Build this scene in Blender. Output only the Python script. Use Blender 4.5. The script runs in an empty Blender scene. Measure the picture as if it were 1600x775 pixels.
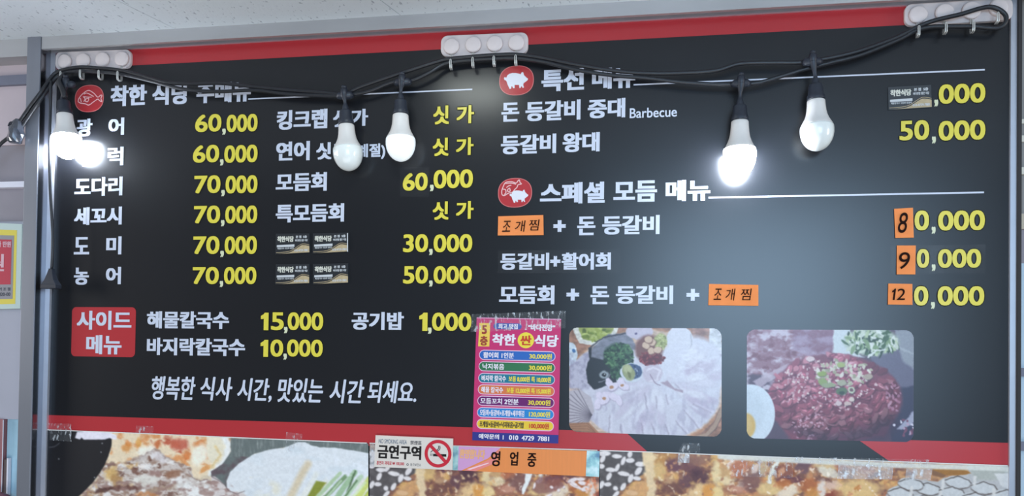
import bpy, bmesh, math, random
import numpy as np
from mathutils import Vector, Matrix
random.seed(7)

# ------------------------------------------------------------------ camera
# solved from the straight edges of the board; the board face is the plane y = 0, 2.0 m wide
YAW, PITCH, ROLL = .1618, .0161, .0141
F, CYP, ZO = 1200.0, 540.26, 1.6
CAM = np.array([1.3194, -1.5575, .0555 + ZO])
_f = np.array([-math.sin(YAW)*math.cos(PITCH), math.cos(YAW)*math.cos(PITCH), math.sin(PITCH)])
_r0 = np.array([math.cos(YAW), math.sin(YAW), 0.0]); _u0 = np.cross(_r0, _f)
_r = math.cos(ROLL)*_r0 + math.sin(ROLL)*_u0
_u = -math.sin(ROLL)*_r0 + math.cos(ROLL)*_u0
cam = bpy.data.cameras.new('camera')
cam.sensor_fit = 'HORIZONTAL'; cam.sensor_width = 36; cam.lens = 36*F/1600
cam.shift_y = (CYP - 387.5)/1600; cam.clip_start = .02
camo = bpy.data.objects.new('camera', cam)
camo.matrix_world = Matrix(((_r[0], _u[0], -_f[0], CAM[0]), (_r[1], _u[1], -_f[1], CAM[1]),
                            (_r[2], _u[2], -_f[2], CAM[2]), (0, 0, 0, 1)))
C = bpy.context.scene.collection
C.objects.link(camo); bpy.context.scene.camera = camo

# ------------------------------------------------------------------ light
W = bpy.data.worlds.new('world'); bpy.context.scene.world = W; W.use_nodes = True
WB = W.node_tree.nodes['Background']
WB.inputs[0].default_value = (.86, .92, 1.0, 1); WB.inputs[1].default_value = .12

def area(name, loc, target, sx, sy, power, col):
    l = bpy.data.lights.new(name, 'AREA'); l.shape = 'RECTANGLE'; l.size = sx; l.size_y = sy
    l.energy = power; l.color = col
    o = bpy.data.objects.new(name, l); o.location = loc
    o.rotation_euler = (Vector(target) - Vector(loc)).to_track_quat('-Z', 'Y').to_euler()
    C.objects.link(o); return o
# daylight from the windows of the room behind the viewer; then unseen fills added beside and below the board
area('window_daylight', (2.20, -4.20, 1.95), (1.6, 0, 1.8), 2.5, 2.0, 44, (.50, .74, 1.0))
area('window_daylight', (2.18, -4.15, 2.08), (1.6, 0, 1.8), 1.7, 1.4, 26, (.50, .74, 1.0))
area('window_daylight', (2.12, -4.10, 2.25), (1.6, 0, 1.8), 1.1, .9, 16, (.50, .74, 1.0))
area('side_fill', (-2.3, -1.05, 2.0), (.9, 0, 1.8), .7, .9, 26, (1.0, .98, .97))  # fill added at the left, kept clear of the board's mirror angle
area('side_fill', (4.3, -1.1, 2.0), (1.1, 0, 1.8), .7, .9, 22, (1.0, .98, .95))  # second added fill, evening out the right side
area('bounce_fill', (1.0, -1.9, .15), (1.0, -.1, 1.9), 3.0, 1.2, 27, (1.0, .98, .96))  # area light added low down, in place of light off the floor
area('ceiling_downlight', (.896, -.41, 2.35), (.896, -.41, 0), .16, .16, 1.0, (.93, 1.0, .95))

sc = bpy.context.scene
sc.view_settings.view_transform = 'Standard'; sc.view_settings.look = 'None'
sc.view_settings.exposure = 0.0; sc.view_settings.gamma = 1.0
sc.view_settings.use_curve_mapping = False

# ------------------------------------------------------------------ pixel -> place
def ray(px, py): return (px-800)/F*_r - (py-CYP)/F*_u + _f
def P(px, py, Y=0.0):
    d = ray(px, py); return CAM + d*(Y-CAM[1])/d[1]
def PZ(px, py, z):
    d = ray(px, py); return CAM + d*(z-CAM[2])/d[2]

# ------------------------------------------------------------------ materials
def lin(c):
    return tuple(((v/255)/12.92 if v/255 <= .04045 else ((v/255+.055)/1.055)**2.4) for v in c)
MATS = {}
def mat(name, rgb, rough=.5, metal=0.0, spec=.5, gain=1.0, coat=0.0, coat_r=.05, emit=0.0, ecol=None,
        noise=0.0, nscale=40.0, bump=0.0, alpha=1.0, stretch=None, backface=False):
    if name in MATS: return MATS[name]
    m = bpy.data.materials.new(name); m.use_nodes = True
    nt = m.node_tree; b = nt.nodes['Principled BSDF']
    c = tuple(min(1, v*gain) for v in lin(rgb))
    b.inputs['Base Color'].default_value = (*c, 1)
    b.inputs['Roughness'].default_value = rough; b.inputs['Metallic'].default_value = metal
    b.inputs['Specular IOR Level'].default_value = spec
    b.inputs['Coat Weight'].default_value = coat; b.inputs['Coat Roughness'].default_value = coat_r
    if alpha < 1: b.inputs['Alpha'].default_value = alpha
    if emit:
        b.inputs['Emission Color'].default_value = (*(ecol or (1, 1, 1)), 1)
        b.inputs['Emission Strength'].default_value = emit
    if noise or bump:
        tc = nt.nodes.new('ShaderNodeTexCoord'); mp = nt.nodes.new('ShaderNodeMapping')
        nz = nt.nodes.new('ShaderNodeTexNoise'); nz.inputs['Scale'].default_value = nscale
        nz.inputs['Detail'].default_value = 5
        if stretch: mp.inputs['Scale'].default_value = stretch
        nt.links.new(tc.outputs['Object'], mp.inputs[0]); nt.links.new(mp.outputs[0], nz.inputs['Vector'])
        if noise:
            r = nt.nodes.new('ShaderNodeMapRange')
            r.inputs['From Min'].default_value = .3; r.inputs['From Max'].default_value = .7
            r.inputs['To Min'].default_value = 1-noise; r.inputs['To Max'].default_value = 1+noise
            mx = nt.nodes.new('ShaderNodeMix'); mx.data_type = 'RGBA'; mx.blend_type = 'MULTIPLY'
            mx.inputs['Factor'].default_value = 1; mx.inputs['A'].default_value = (*c, 1)
            nt.links.new(nz.outputs['Fac'], r.inputs['Value']); nt.links.new(r.outputs[0], mx.inputs['B'])
            nt.links.new(mx.outputs['Result'], b.inputs['Base Color'])
        if bump:
            bp = nt.nodes.new('ShaderNodeBump'); bp.inputs['Strength'].default_value = bump
            bp.inputs['Distance'].default_value = .002
            nt.links.new(nz.outputs['Fac'], bp.inputs['Height']); nt.links.new(bp.outputs[0], b.inputs['Normal'])
    MATS[name] = m; return m

def print_mat(name, rough=.5, spec=.3, coat=0.0, gain=1.0):
    """a printed sheet: ink colours stored on the sheet's own fine grid"""
    m = bpy.data.materials.new(name); m.use_nodes = True
    nt = m.node_tree; b = nt.nodes['Principled BSDF']
    a = nt.nodes.new('ShaderNodeAttribute'); a.attribute_name = 'ink'
    nz = nt.nodes.new('ShaderNodeTexNoise'); nz.inputs['Scale'].default_value = 900
    tc = nt.nodes.new('ShaderNodeTexCoord'); nt.links.new(tc.outputs['Object'], nz.inputs['Vector'])
    r = nt.nodes.new('ShaderNodeMapRange'); r.inputs['To Min'].default_value = .93*gain; r.inputs['To Max'].default_value = 1.07*gain
    mx = nt.nodes.new('ShaderNodeMix'); mx.data_type = 'RGBA'; mx.blend_type = 'MULTIPLY'; mx.inputs['Factor'].default_value = 1
    nt.links.new(nz.outputs['Fac'], r.inputs['Value']); nt.links.new(a.outputs['Color'], mx.inputs['A'])
    nt.links.new(r.outputs[0], mx.inputs['B']); nt.links.new(mx.outputs['Result'], b.inputs['Base Color'])
    b.inputs['Roughness'].default_value = rough; b.inputs['Specular IOR Level'].default_value = spec
    b.inputs['Coat Weight'].default_value = coat; b.inputs['Coat Roughness'].default_value = .12
    return m

INK = dict(rough=.26, spec=.5, coat=.25, coat_r=.62)
M_board = mat('board_black', (14, 16, 22), rough=.24, spec=.5, coat=.35, coat_r=.62, noise=.08, nscale=6)
M_red = mat('band_red', (184, 48, 54), **INK)
M_white = mat('ink_white', (212, 217, 232), **INK)
M_yellow = mat('ink_yellow', (232, 216, 78), **INK)
M_comma = mat('ink_pale', (224, 226, 190), **INK)
M_outline = mat('ink_outline', (22, 22, 12), rough=.7, spec=.15)
M_alu = mat('aluminium_face', (142, 145, 154), rough=.38, metal=.55, noise=.06, nscale=18, stretch=(1, 1, .15))
M_alu2 = mat('aluminium_head', (188, 187, 188), rough=.42, metal=.45, noise=.08, nscale=12, stretch=(.3, 1, 1))
M_polish = mat('polished_return', (150, 150, 155), rough=.16, metal=1.0, bump=.05, nscale=30)
M_trim = mat('edge_trim', (206, 208, 218), rough=.3, metal=.6, noise=.04, nscale=20)
M_gap = mat('dark_gap', (48, 46, 48), rough=.8)
M_plastic = mat('hook_plastic', (226, 214, 212), rough=.45, spec=.4, noise=.02, nscale=60)
M_plastic_edge = M_plastic
M_wire = mat('steel_wire', (214, 214, 210), rough=.3, metal=.6)
M_cable = mat('cable_rubber', (30, 32, 38), rough=.42, spec=.6, noise=.15, nscale=150, bump=.2)
M_socket = mat('socket_plastic', (36, 42, 54), rough=.45, spec=.6, noise=.1, nscale=90)
M_collar = mat('bulb_collar', (226, 222, 218), rough=.4, spec=.4, noise=.02, nscale=30)
M_orange = mat('note_orange', (250, 150, 88), rough=.75, spec=.15, noise=.03, nscale=60)
M_marker = mat('marker_ink', (36, 16, 12), rough=.7, spec=.1)
M_paper = mat('sign_paper', (226, 216, 206), rough=.6, spec=.2, noise=.02, nscale=40)

# ------------------------------------------------------------------ object helpers
ROOTS = {}
def thing(name, label, cat, loc, group=None):
    o = bpy.data.objects.new(name, None); o.empty_display_size = .02
    C.objects.link(o); o.location = loc; o['label'] = label; o['category'] = cat
    if group: o['group'] = group
    ROOTS[o.name] = np.array(loc, float); return o
def org(parent):
    return ROOTS.get(parent.name, np.zeros(3)) if parent else np.zeros(3)
def tag(o, label=None, cat=None, group=None, kind=None):
    if label: o['label'] = label
    if cat: o['category'] = cat
    if group: o['group'] = group
    if kind: o['kind'] = kind
    return o
def mesh(name, V, Fc, m, parent=None, smooth=False, root=None):
    """world-space vertices -> one object; root = its own origin when it is top-level"""
    off = org(parent)
    loc = np.zeros(3)
    if root is not None: loc = np.array(root, float)
    V = np.asarray(V, float) - off - loc
    me = bpy.data.meshes.new(name)
    me.from_pydata([tuple(v) for v in V], [], [tuple(f) for f in Fc]); me.update()
    if isinstance(m, (list, tuple)):
        for q in m: me.materials.append(q)
    else: me.materials.append(m)
    if smooth: me.polygons.foreach_set('use_smooth', [True]*len(me.polygons))
    o = bpy.data.objects.new(name, me); C.objects.link(o)
    if parent: o.parent = parent
    if root is not None: o.location = loc
    ROOTS[o.name] = loc + off
    return o
def box_vf(a, b, n0=0):
    x0, y0, z0 = a; x1, y1, z1 = b
    V = [(x0,y0,z0),(x1,y0,z0),(x1,y1,z0),(x0,y1,z0),(x0,y0,z1),(x1,y0,z1),(x1,y1,z1),(x0,y1,z1)]
    Fc = [(0,3,2,1),(4,5,6,7),(0,1,5,4),(1,2,6,5),(2,3,7,6),(3,0,4,7)]
    return V, [tuple(i+n0 for i in f) for f in Fc]
def box(name, a, b, m, parent=None, root=None, bevel=0):
    V, Fc = box_vf(a, b)
    o = mesh(name, V, Fc, m, parent, root=root)
    if bevel:
        md = o.modifiers.new('bevel', 'BEVEL'); md.width = bevel; md.segments = 2
    return o
def prism(name, pts, y0, y1, m, parent=None, root=None, smooth=False):
    """pts: outline in (x,z), counted either way; from y0 (front, smaller) to y1 (back)"""
    n = len(pts)
    ar = sum(pts[i][0]*pts[(i+1) % n][1]-pts[(i+1) % n][0]*pts[i][1] for i in range(n))
    if ar < 0: pts = pts[::-1]
    V = [(x, y0, z) for x, z in pts] + [(x, y1, z) for x, z in pts]
    Fc = [tuple(range(n)), tuple(range(2*n-1, n-1, -1))] + [(i, i+n, (i+1) % n+n, (i+1) % n) for i in range(n)]
    return mesh(name, V, Fc, m, parent, root=root)
def pxpoly(name, pts, Y, m, parent=None, th=.0002, root=None):
    q = [P(x, y, Y) for x, y in pts]
    return prism(name, [(v[0], v[2]) for v in q], Y, Y+th, m, parent, root=root)
def rrect(x0, x1, z0, z1, r, n=6):
    out = []
    for cx, cz, a0 in ((x1-r, z1-r, 0), (x0+r, z1-r, 90), (x0+r, z0+r, 180), (x1-r, z0+r, 270)):
        for k in range(n+1):
            a = math.radians(a0+90*k/n); out.append((cx+r*math.cos(a), cz+r*math.sin(a)))
    return out
def tube_vf(pts, r, n=8, V=None, Fc=None, taper=None):
    V = [] if V is None else V; Fc = [] if Fc is None else Fc
    pts = [np.array(p, float) for p in pts]; b0 = len(V); up = np.array([.01, 1, .02])
    for i, p in enumerate(pts):
        t = pts[min(i+1, len(pts)-1)] - pts[max(i-1, 0)]; t = t/(np.linalg.norm(t)+1e-9)
        a = np.cross(t, up); a /= np.linalg.norm(a)+1e-9; b = np.cross(t, a)
        rr = r if taper is None else taper[i]
        for k in range(n):
            an = 2*math.pi*k/n; V.append(tuple(p + rr*(math.cos(an)*a+math.sin(an)*b)))
    for i in range(len(pts)-1):
        for k in range(n):
            s = b0+i*n; Fc.append((s+k, s+(k+1) % n, s+n+(k+1) % n, s+n+k))
    Fc.append(tuple(b0+k for k in range(n))[::-1]); Fc.append(tuple(b0+(len(pts)-1)*n+k for k in range(n)))
    return V, Fc
def smooth_path(pts, k=8):
    pts = [np.array(p, float) for p in pts]; out = []
    for i in range(len(pts)-1):
        p0 = pts[max(i-1, 0)]; p1 = pts[i]; p2 = pts[i+1]; p3 = pts[min(i+2, len(pts)-1)]
        for j in range(k):
            t = j/k
            out.append(.5*((2*p1)+(-p0+p2)*t+(2*p0-5*p1+4*p2-p3)*t*t+(-p0+3*p1-3*p2+p3)*t**3))
    out.append(pts[-1]); return out
def lathe(name, prof, top, axis, m, parent, n=32):
    """prof: (distance along axis, radius)"""
    axis = np.array(axis, float); axis /= np.linalg.norm(axis)
    a = np.cross(axis, (0, 1, 0)); a /= np.linalg.norm(a); b = np.cross(axis, a)
    V, Fc = [], []
    for d, r in prof:
        for k in range(n):
            t = 2*math.pi*k/n; V.append(tuple(np.array(top)+axis*d+max(r, 1e-5)*(math.cos(t)*a+math.sin(t)*b)))
    for i in range(len(prof)-1):
        for k in range(n):
            Fc.append((i*n+k, i*n+(k+1) % n, (i+1)*n+(k+1) % n, (i+1)*n+k))
    Fc.append(tuple(range(n))[::-1]); e = (len(prof)-1)*n; Fc.append(tuple(range(e, e+n)))
    o = mesh(name, V, Fc, m, parent, smooth=True)
    return o

# ------------------------------------------------------------------ lettering
_TX = {}
def glyphs(body):
    if body in _TX: return _TX[body]
    if body == '1':
        v = np.array([(.46, 0), (1, 0), (1, 1), (.62, 1), (.40, .90), (0, .80), (0, .66), (.46, .72)]); _TX[body] = (v, [tuple(range(8))]); return _TX[body]
    def raw(s):
        c = bpy.data.curves.new('t', 'FONT'); c.body = s; c.fill_mode = 'FRONT'; c.resolution_u = 4
        o = bpy.data.objects.new('t', c); C.objects.link(o)
        dg = bpy.context.evaluated_depsgraph_get()
        me = bpy.data.meshes.new_from_object(o.evaluated_get(dg))
        v = np.array([q.co[:2] for q in me.vertices]); f = [tuple(p.vertices) for p in me.polygons]
        bpy.data.objects.remove(o); bpy.data.curves.remove(c); bpy.data.meshes.remove(me)
        return v, f
    v, f = raw(body)
    ref = v
    if any(ch in body for ch in ',"(') and any(ch.isdigit() for ch in body):
        ref = raw(body.replace(',', ''))[0]
    lo = np.array([v[:, 0].min(), ref[:, 1].min()]); hi = np.array([v[:, 0].max(), ref[:, 1].max()])
    _TX[body] = ((v-lo)/(hi-lo), f); return _TX[body]
RING4 = [(0, 0), (-1, -1), (1, -1), (1, 1), (-1, 1)]
RING8 = [(0, 0)] + [(math.cos(a*math.pi/4)*1.0, math.sin(a*math.pi/4)*1.0) for a in range(8)]
def letters(name, body, fn, w, h, m, parent, dx, dz, y, ring=RING4, shear=0.0, grow=0.0):
    """fn(s,t)->(x,z) over the ink box; w,h its size in metres; dx,dz extra stroke weight"""
    v, f = glyphs(body); V, Fc = [], []
    dx *= h; dz *= h
    for k, (ox, oz) in enumerate(ring):
        b = len(V)
        s = (v[:, 0]*(w-dx) + dx/2 + ox*(dx/2+grow))/w; t = (v[:, 1]*(h-dz) + dz/2 + oz*(dz/2+grow))/h
        s = s + shear*(t-.5)*h/w
        for a, c in zip(s, t):
            x, z = fn(a, c); V.append((x, y-1.6e-5*k, z))
        Fc += [tuple(i+b for i in q) for q in f]
    return mesh(name, V, Fc, m, parent)
def T(body, x0, x1, y0, y1, m, parent, dx=.10, dz=.05, y=-.0006, name='lettering', shear=0.0, outline=False, ring=RING4):
    """lettering on the board; x0..x1,y0..y1 = its ink box measured in the photograph"""
    cx, cy = (x0+x1)/2, (y0+y1)/2
    X0, X1 = P(x0, cy, y)[0], P(x1, cy, y)[0]; Z1, Z0 = P(cx, y0, y)[2], P(cx, y1, y)[2]
    fn = lambda s, t: (X0+s*(X1-X0), Z0+t*(Z1-Z0))
    if outline:
        letters('lettering_outline', body, fn, X1-X0, Z1-Z0, M_outline, parent, dx, dz, y+.0003, RING8, shear, .0018)
    return letters(name, body, fn, X1-X0, Z1-Z0, m, parent, dx, dz, y, ring, shear)
def quad_fn(cs, Y):
    q = [P(x, y, Y) for x, y in cs]           # TL TR BR BL
    q = [np.array((v[0], v[2])) for v in q]
    def fn(u, v):                             # v downwards 0..1
        return (1-v)*((1-u)*q[0]+u*q[1]) + v*((1-u)*q[3]+u*q[2])
    fn.w = np.linalg.norm(q[1]-q[0]); fn.h = np.linalg.norm(q[3]-q[0]); return fn
def TU(q, body, u0, u1, v0, v1, m, parent, y, dx=.05, dz=.03, shear=0.0, ring=RING4, name='lettering'):
    w = (u1-u0)*q.w; h = (v1-v0)*q.h
    fn = lambda s, t: tuple(q(u0+s*(u1-u0), v1-t*(v1-v0)))
    return letters(name, body, fn, w, h, m, parent, dx, dz, y, ring, shear)
def PU(name, q, pts, y, m, parent, th=.0001):
    return prism(name, [tuple(q(u, v)) for u, v in pts], y, y+th, m, parent)
def ru(u0, u1, v0, v1, q, r=.5):
    rr = r*(v1-v0)*q.h
    return [(x/q.w, z/q.h) for x, z in rrect(u0*q.w, u1*q.w, v0*q.h, v1*q.h, rr*.99)]
def stroke(name, pts, w, Y, m, parent, closed=False, k=6):
    """a flat drawn line on the board plane, pts in world (x,z)"""
    p = [np.array(a, float) for a in pts]
    if k > 1: p = [a[:2] for a in smooth_path([(a[0], a[1], 0) for a in p], k)]
    V, Fc = [], []
    for i, a in enumerate(p):
        t = p[min(i+1, len(p)-1)]-p[max(i-1, 0)]; t = t/(np.linalg.norm(t)+1e-9); n = np.array((-t[1], t[0]))*w/2
        V += [(a[0]+n[0], Y, a[1]+n[1]), (a[0]-n[0], Y, a[1]-n[1])]
        if i: Fc.append((2*i-2, 2*i, 2*i+1, 2*i-1))
    return V, Fc
def strokes(name, lines, w, Y, m, parent, k=6):
    V, Fc = [], []
    for j, l in enumerate(lines):
        v, f = stroke('', [(P(x, y, Y)[0], P(x, y, Y)[2]) for x, y in l], w, Y-1.5e-5*j, m, parent, k=k)
        Fc += [tuple(i+len(V) for i in q) for q in f]; V += v
    return mesh(name, V, Fc, m, parent)

# ------------------------------------------------------------------ the setting
FX = -.034                                    # front of the window frame, towards the viewer
ZT, ZB = 2.338, 1.05                          # board top, board bottom (below the picture)
def struct(o): o['kind'] = 'structure'; return o

# ceiling: mineral tiles, each its own piece
def ceiling_mat():
    m = bpy.data.materials.new('mineral_tile'); m.use_nodes = True
    nt = m.node_tree; b = nt.nodes['Principled BSDF']; b.inputs['Roughness'].default_value = .9
    b.inputs['Specular IOR Level'].default_value = .1
    tc = nt.nodes.new('ShaderNodeTexCoord'); mp = nt.nodes.new('ShaderNodeMapping')
    mp.inputs['Scale'].default_value = (1, .45, 1); mp.inputs['Rotation'].default_value = (0, 0, .5)
    nz = nt.nodes.new('ShaderNodeTexNoise'); nz.inputs['Scale'].default_value = 130; nz.inputs['Detail'].default_value = 2
    cr = nt.nodes.new('ShaderNodeValToRGB')
    cr.color_ramp.elements[0].position = .30; cr.color_ramp.elements[0].color = (*lin((172, 180, 188)), 1)
    cr.color_ramp.elements[1].position = .37; cr.color_ramp.elements[1].color = (*lin((222, 229, 234)), 1)
    nt.links.new(tc.outputs['Object'], mp.inputs[0]); nt.links.new(mp.outputs[0], nz.inputs['Vector'])
    nt.links.new(nz.outputs['Fac'], cr.inputs[0]); nt.links.new(cr.outputs[0], b.inputs['Base Color'])
    bp = nt.nodes.new('ShaderNodeBump'); bp.inputs['Strength'].default_value = .3; bp.inputs['Distance'].default_value = .003
    nt.links.new(nz.outputs['Fac'], bp.inputs['Height']); nt.links.new(bp.outputs[0], b.inputs['Normal'])
    return m
M_tile = ceiling_mat()
ZC = 2.364
ceil = struct(box('ceiling', (-1.6, -1.25, ZC+.006), (3.6, .3, ZC+.03), M_gap, root=(1, -.5, ZC)))
sk = .27                                      # the joints run slightly aslant to the sign wall
for i in range(-3, 6):
    for j in range(2):
        x0 = .318+.510*i; x1 = x0+.510-.0018; y1 = .02-.62*j; y0 = y1-.62+.0018
        V, Fc = box_vf((x0, y0, ZC), (x1, y1, ZC+.008))
        V = [(x+sk*(y+.03), y, z) for x, y, z in V]
        mesh('tile', V, Fc, M_tile, ceil)

# back wall / window frame
wall = struct(box('wall_back', (-1.2, .20, .9), (3.3, .26, 2.5), mat('outer_wall', (150, 158, 170), rough=.9, noise=.05), root=(1, .2, .9)))
head = struct(box('trim_1', (-.012, FX, 2.336), (2.10, FX+.008, ZC+.004), M_alu2, root=(1, 0, 2.336)))
box('soffit', (-.012, FX+.008, 2.3455), (2.10, .02, 2.35), M_polish, head)
head['label'] = 'grey metal window head running above the menu board'
struct(box('trim_2', (-1.2, FX+.004, 2.324), (-.047, .02, ZC+.004), M_alu2, root=(-.3, 0, 2.33)))
mull = struct(box('trim_3', (-.047, FX-.002, ZB), (-.013, .04, ZC+.002), [M_alu], root=(-.03, 0, ZB), bevel=.0012))
# polished inner return of the mullion and slim trims round the board
box('return_face', (-.013, FX, ZB), (-.0118, 0, 2.337), M_polish, mull)
struct(box('trim_4', (-.0118, -.006, ZB), (0, .006, 2.346), M_trim, root=(0, 0, ZB)))
struct(box('trim_5', (0, -.006, ZT), (2.0, .006, 2.3455), M_trim, root=(1, 0, ZT)))
struct(box('trim_6', (2.0, -.006, ZB), (2.0105, .006, 2.346), M_trim, root=(2, 0, ZB)))
mr = struct(box('trim_7', (2.0105, -.012, ZB), (2.0165, .03, 2.36), M_gap, root=(2.01, 0, ZB)))
struct(box('trim_8', (2.0165, FX*.2, ZB), (2.0185, .03, 2.36), M_alu2, root=(2.02, 0, ZB)))
struct(box('trim_9', (-1.2, -.02, .93), (3.3, .05, ZB), M_alu, root=(1, 0, .93)))

# left window: stacked panes and rails seen beside the mullion
M_film = mat('frosted_film', (196, 180, 184), rough=.6, noise=.05, nscale=5)
M_film2 = mat('grey_film', (140, 134, 142), rough=.55, noise=.12, nscale=7)
M_film3 = mat('lilac_panel', (172, 172, 184), rough=.6, noise=.04, nscale=6)
M_rail = mat('white_rail', (232, 230, 240), rough=.5)
M_bar = mat('grey_rail', (116, 118, 134), rough=.5, noise=.05, nscale=20)
def lz(y): return P(16, y, .012)[2]
wl = struct(box('window_1', (-1.2, .03, 1.0), (-.047, .05, 2.36), M_film2, root=(-.5, .03, 1.0)))
def pane(name, y0, y1, m, d=.012, th=.012): box(name, (-1.2, d, lz(y1)), (-.05, d+th, lz(y0)), m, wl)
pane('rail', 76, 87, M_bar, .004, .03)
pane('pane', 87, 119, M_film, .016)
pane('rail', 119, 134, M_bar, .006, .03)
pane('pane', 134, 226, M_film, .016)
pane('pane', 226, 285, M_film2, .02)
pane('rail', 285, 294, M_rail, .004, .03)
pane('pane', 294, 346, M_film2, .02)
pane('pane', 346, 655, M_film3, .014)
M_out = mat('outside_glass', (176, 212, 228), rough=.08, spec=.8, noise=.10, nscale=14, coat=1)
def lx(px): return float(P(px, 715, .012)[0])
box('pane', (lx(6), .020, ZB), (-.047, .026, lz(655)), M_out, wl)
box('rail', (lx(-60), .010, ZB), (lx(5), .030, lz(655)), mat('reddish_post', (150, 100, 104), rough=.6, noise=.15, nscale=30, stretch=(4, 1, .3)), wl)
V, Fc = tube_vf([(lx(5.5), .009, ZB), (lx(5.5), .009, lz(656))], .0010); mesh('cord', V, Fc, M_rail, wl)
box('rail', (lx(7.5), .010, ZB), (lx(12.5), .018, lz(718)), mat('dark_rail', (92, 78, 78), rough=.6), wl)
box('rail', (lx(12.5), .009, ZB), (lx(14.5), .018, lz(716)), M_rail, wl)
# round-backed dark red seat top showing at the very corner
V, Fc = tube_vf([(lx(-50), -.01, lz(790)), (lx(-5), -.01, lz(774)), (lx(12), -.01, lz(771)), (lx(24), -.01, lz(774)), (lx(30), -.01, lz(790))], .008, 10)
tag(mesh('chair_back', V, Fc, mat('dark_red_vinyl', (110, 66, 82), rough=.35, coat=.4), root=(lx(0), -.01, lz(790)), smooth=True), 'dark red rounded edge at the bottom beside the grey window post', 'chair')

# right window beyond the board
wr = struct(box('window_2', (2.0185, .03, 1.0), (3.3, .05, 2.36), mat('right_film', (178, 190, 200), rough=.4, noise=.05), root=(2.6, .03, 1.0)))
def rz(y): return P(1595, y, .012)[2]
def rpane(name, y0, y1, m, d=.016, th=.012): box(name, (2.0185, d, rz(y1)), (3.3, d+th, rz(y0)), m, wr)
M_rp = mat('striped_blind', (134, 132, 130), rough=.6, noise=.14, nscale=40, stretch=(9, 1, .2))
M_cream = mat('cream_rail', (214, 210, 196), rough=.5)
M_rblue = mat('pale_blue_pane', (186, 206, 220), rough=.25, noise=.03, nscale=4)
rpane('pane', -60, 186, M_rp); rpane('rail', 186, 193, M_cream, .012); rpane('pane', 193, 212, M_rp); 
rpane('rail', 212, 222, M_cream, .01); rpane('pane', 222, 262, M_rp); rpane('rail', 262, 273, M_cream, .008)
rpane('pane', 273, 334, M_rp); rpane('rail', 334, 358, mat('tan_rail', (190, 178, 158), rough=.5), .01)
rpane('pane', 358, 411, M_film2); rpane('pane', 411, 575, M_rblue); rpane('rail', 575, 588, M_bar, .008)
rpane('pane', 588, 690, M_rblue); rpane('rail', 690, 704, M_bar, .008); rpane('pane', 704, 860, M_rblue)

# ------------------------------------------------------------------ the menu board
board = box('menu_board', (0, 0, ZB), (2.0, .012, ZT), M_board, root=(1, 0, ZB))
tag(board, 'long black printed menu board with red bands and white and yellow Korean lettering', 'menu board')
bd = board
box('red_band', (0, -.0003, 1.5+.7943+.0079), (2.0, -.0001, ZT), M_red, bd)
zb1 = 1.5112
prism('red_band', [(0, zb1), (P(977, 681)[0], zb1), (P(1018, 707)[0], 1.466), (0, 1.466)], -.0003, -.0001, M_red, bd)
prism('red_band', [(P(1338, 690)[0], zb1), (2.0, zb1), (2.0, 1.462), (P(1400, 720)[0], 1.462)], -.0003, -.0001, M_red, bd)
def hline(x0, y0, x1, y1, h=.0028):
    a, b = P(x0, y0), P(x1, y1); z = (a[2]+b[2])/2
    box('ruled_line', (a[0], -.0005, z-h/2), (b[0], -.0002, z+h/2), M_white, bd)
hline(388, 153.8, 738, 140.8); hline(990, 133.4, 1538.6, 108.2); hline(1107, 309.3, 1537.3, 300.3, .0032)

Wt = lambda *a, **k: T(*a, M_white, bd, **k)
Yl = lambda *a, **k: T(*a, M_yellow, bd, outline=True, dx=.075, dz=.055, **k)
def price(head, x0, xc0, xc1, x1, y0, y1, tail='000'):
    """price = yellow digits with a pale comma between"""
    if head: Yl(head, x0, xc0, y0, y1)
    h = y1-y0; dy = (y1-y0)*.0
    Yl(tail, xc1, x1, y0+(-.012*(x1-x0) if 0 else 0), y1)
    T(',', (xc0+xc1)/2-h*.10, (xc0+xc1)/2+h*.10, y1-h*.19, y1+h*.18, M_comma, bd, dx=.25, dz=.1)
HK = dict(dx=.085, dz=.05)
# left column headings and dishes
Wt('착한', 172.8, 229.5, 133, 165.5, dx=.10, dz=.06); Wt('식당', 238, 296, 131.5, 163.5, dx=.10, dz=.06); Wt('주메뉴', 307, 392, 128.5, 160, dx=.10, dz=.06)
Wt('광', 119.6, 144.4, 185.6, 213); Wt('어', 169.5, 194, 184, 211)
Wt('우', 119, 144.5, 232.5, 260); Wt('럭', 168, 193, 229.5, 258.5)
Wt('도다리', 116.4, 191.3, 276.8, 306); Wt('세꼬시', 115.8, 190.3, 323.5, 351.3)
Wt('도', 115.5, 139.5, 370.5, 397.5); Wt('미', 166, 189.8, 369.5, 397.5)
Wt('농', 115.5, 139, 418, 445); Wt('어', 165.5, 189, 417, 444)
for (yy0, yy1, a, b) in ((178.5, 206, 305, 402.5), (226.5, 254, 301.5, 402.5)):
    price('60', a, a+41, a+49, b, yy0, yy1)
for (yy0, yy1, a, b) in ((274, 302, 303.5, 402.3), (321.3, 349, 303, 402), (369, 397, 302, 401.5), (417, 444, 301, 400.6)):
    price('70', a, a+41, a+49, b, yy0, yy1)
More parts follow.
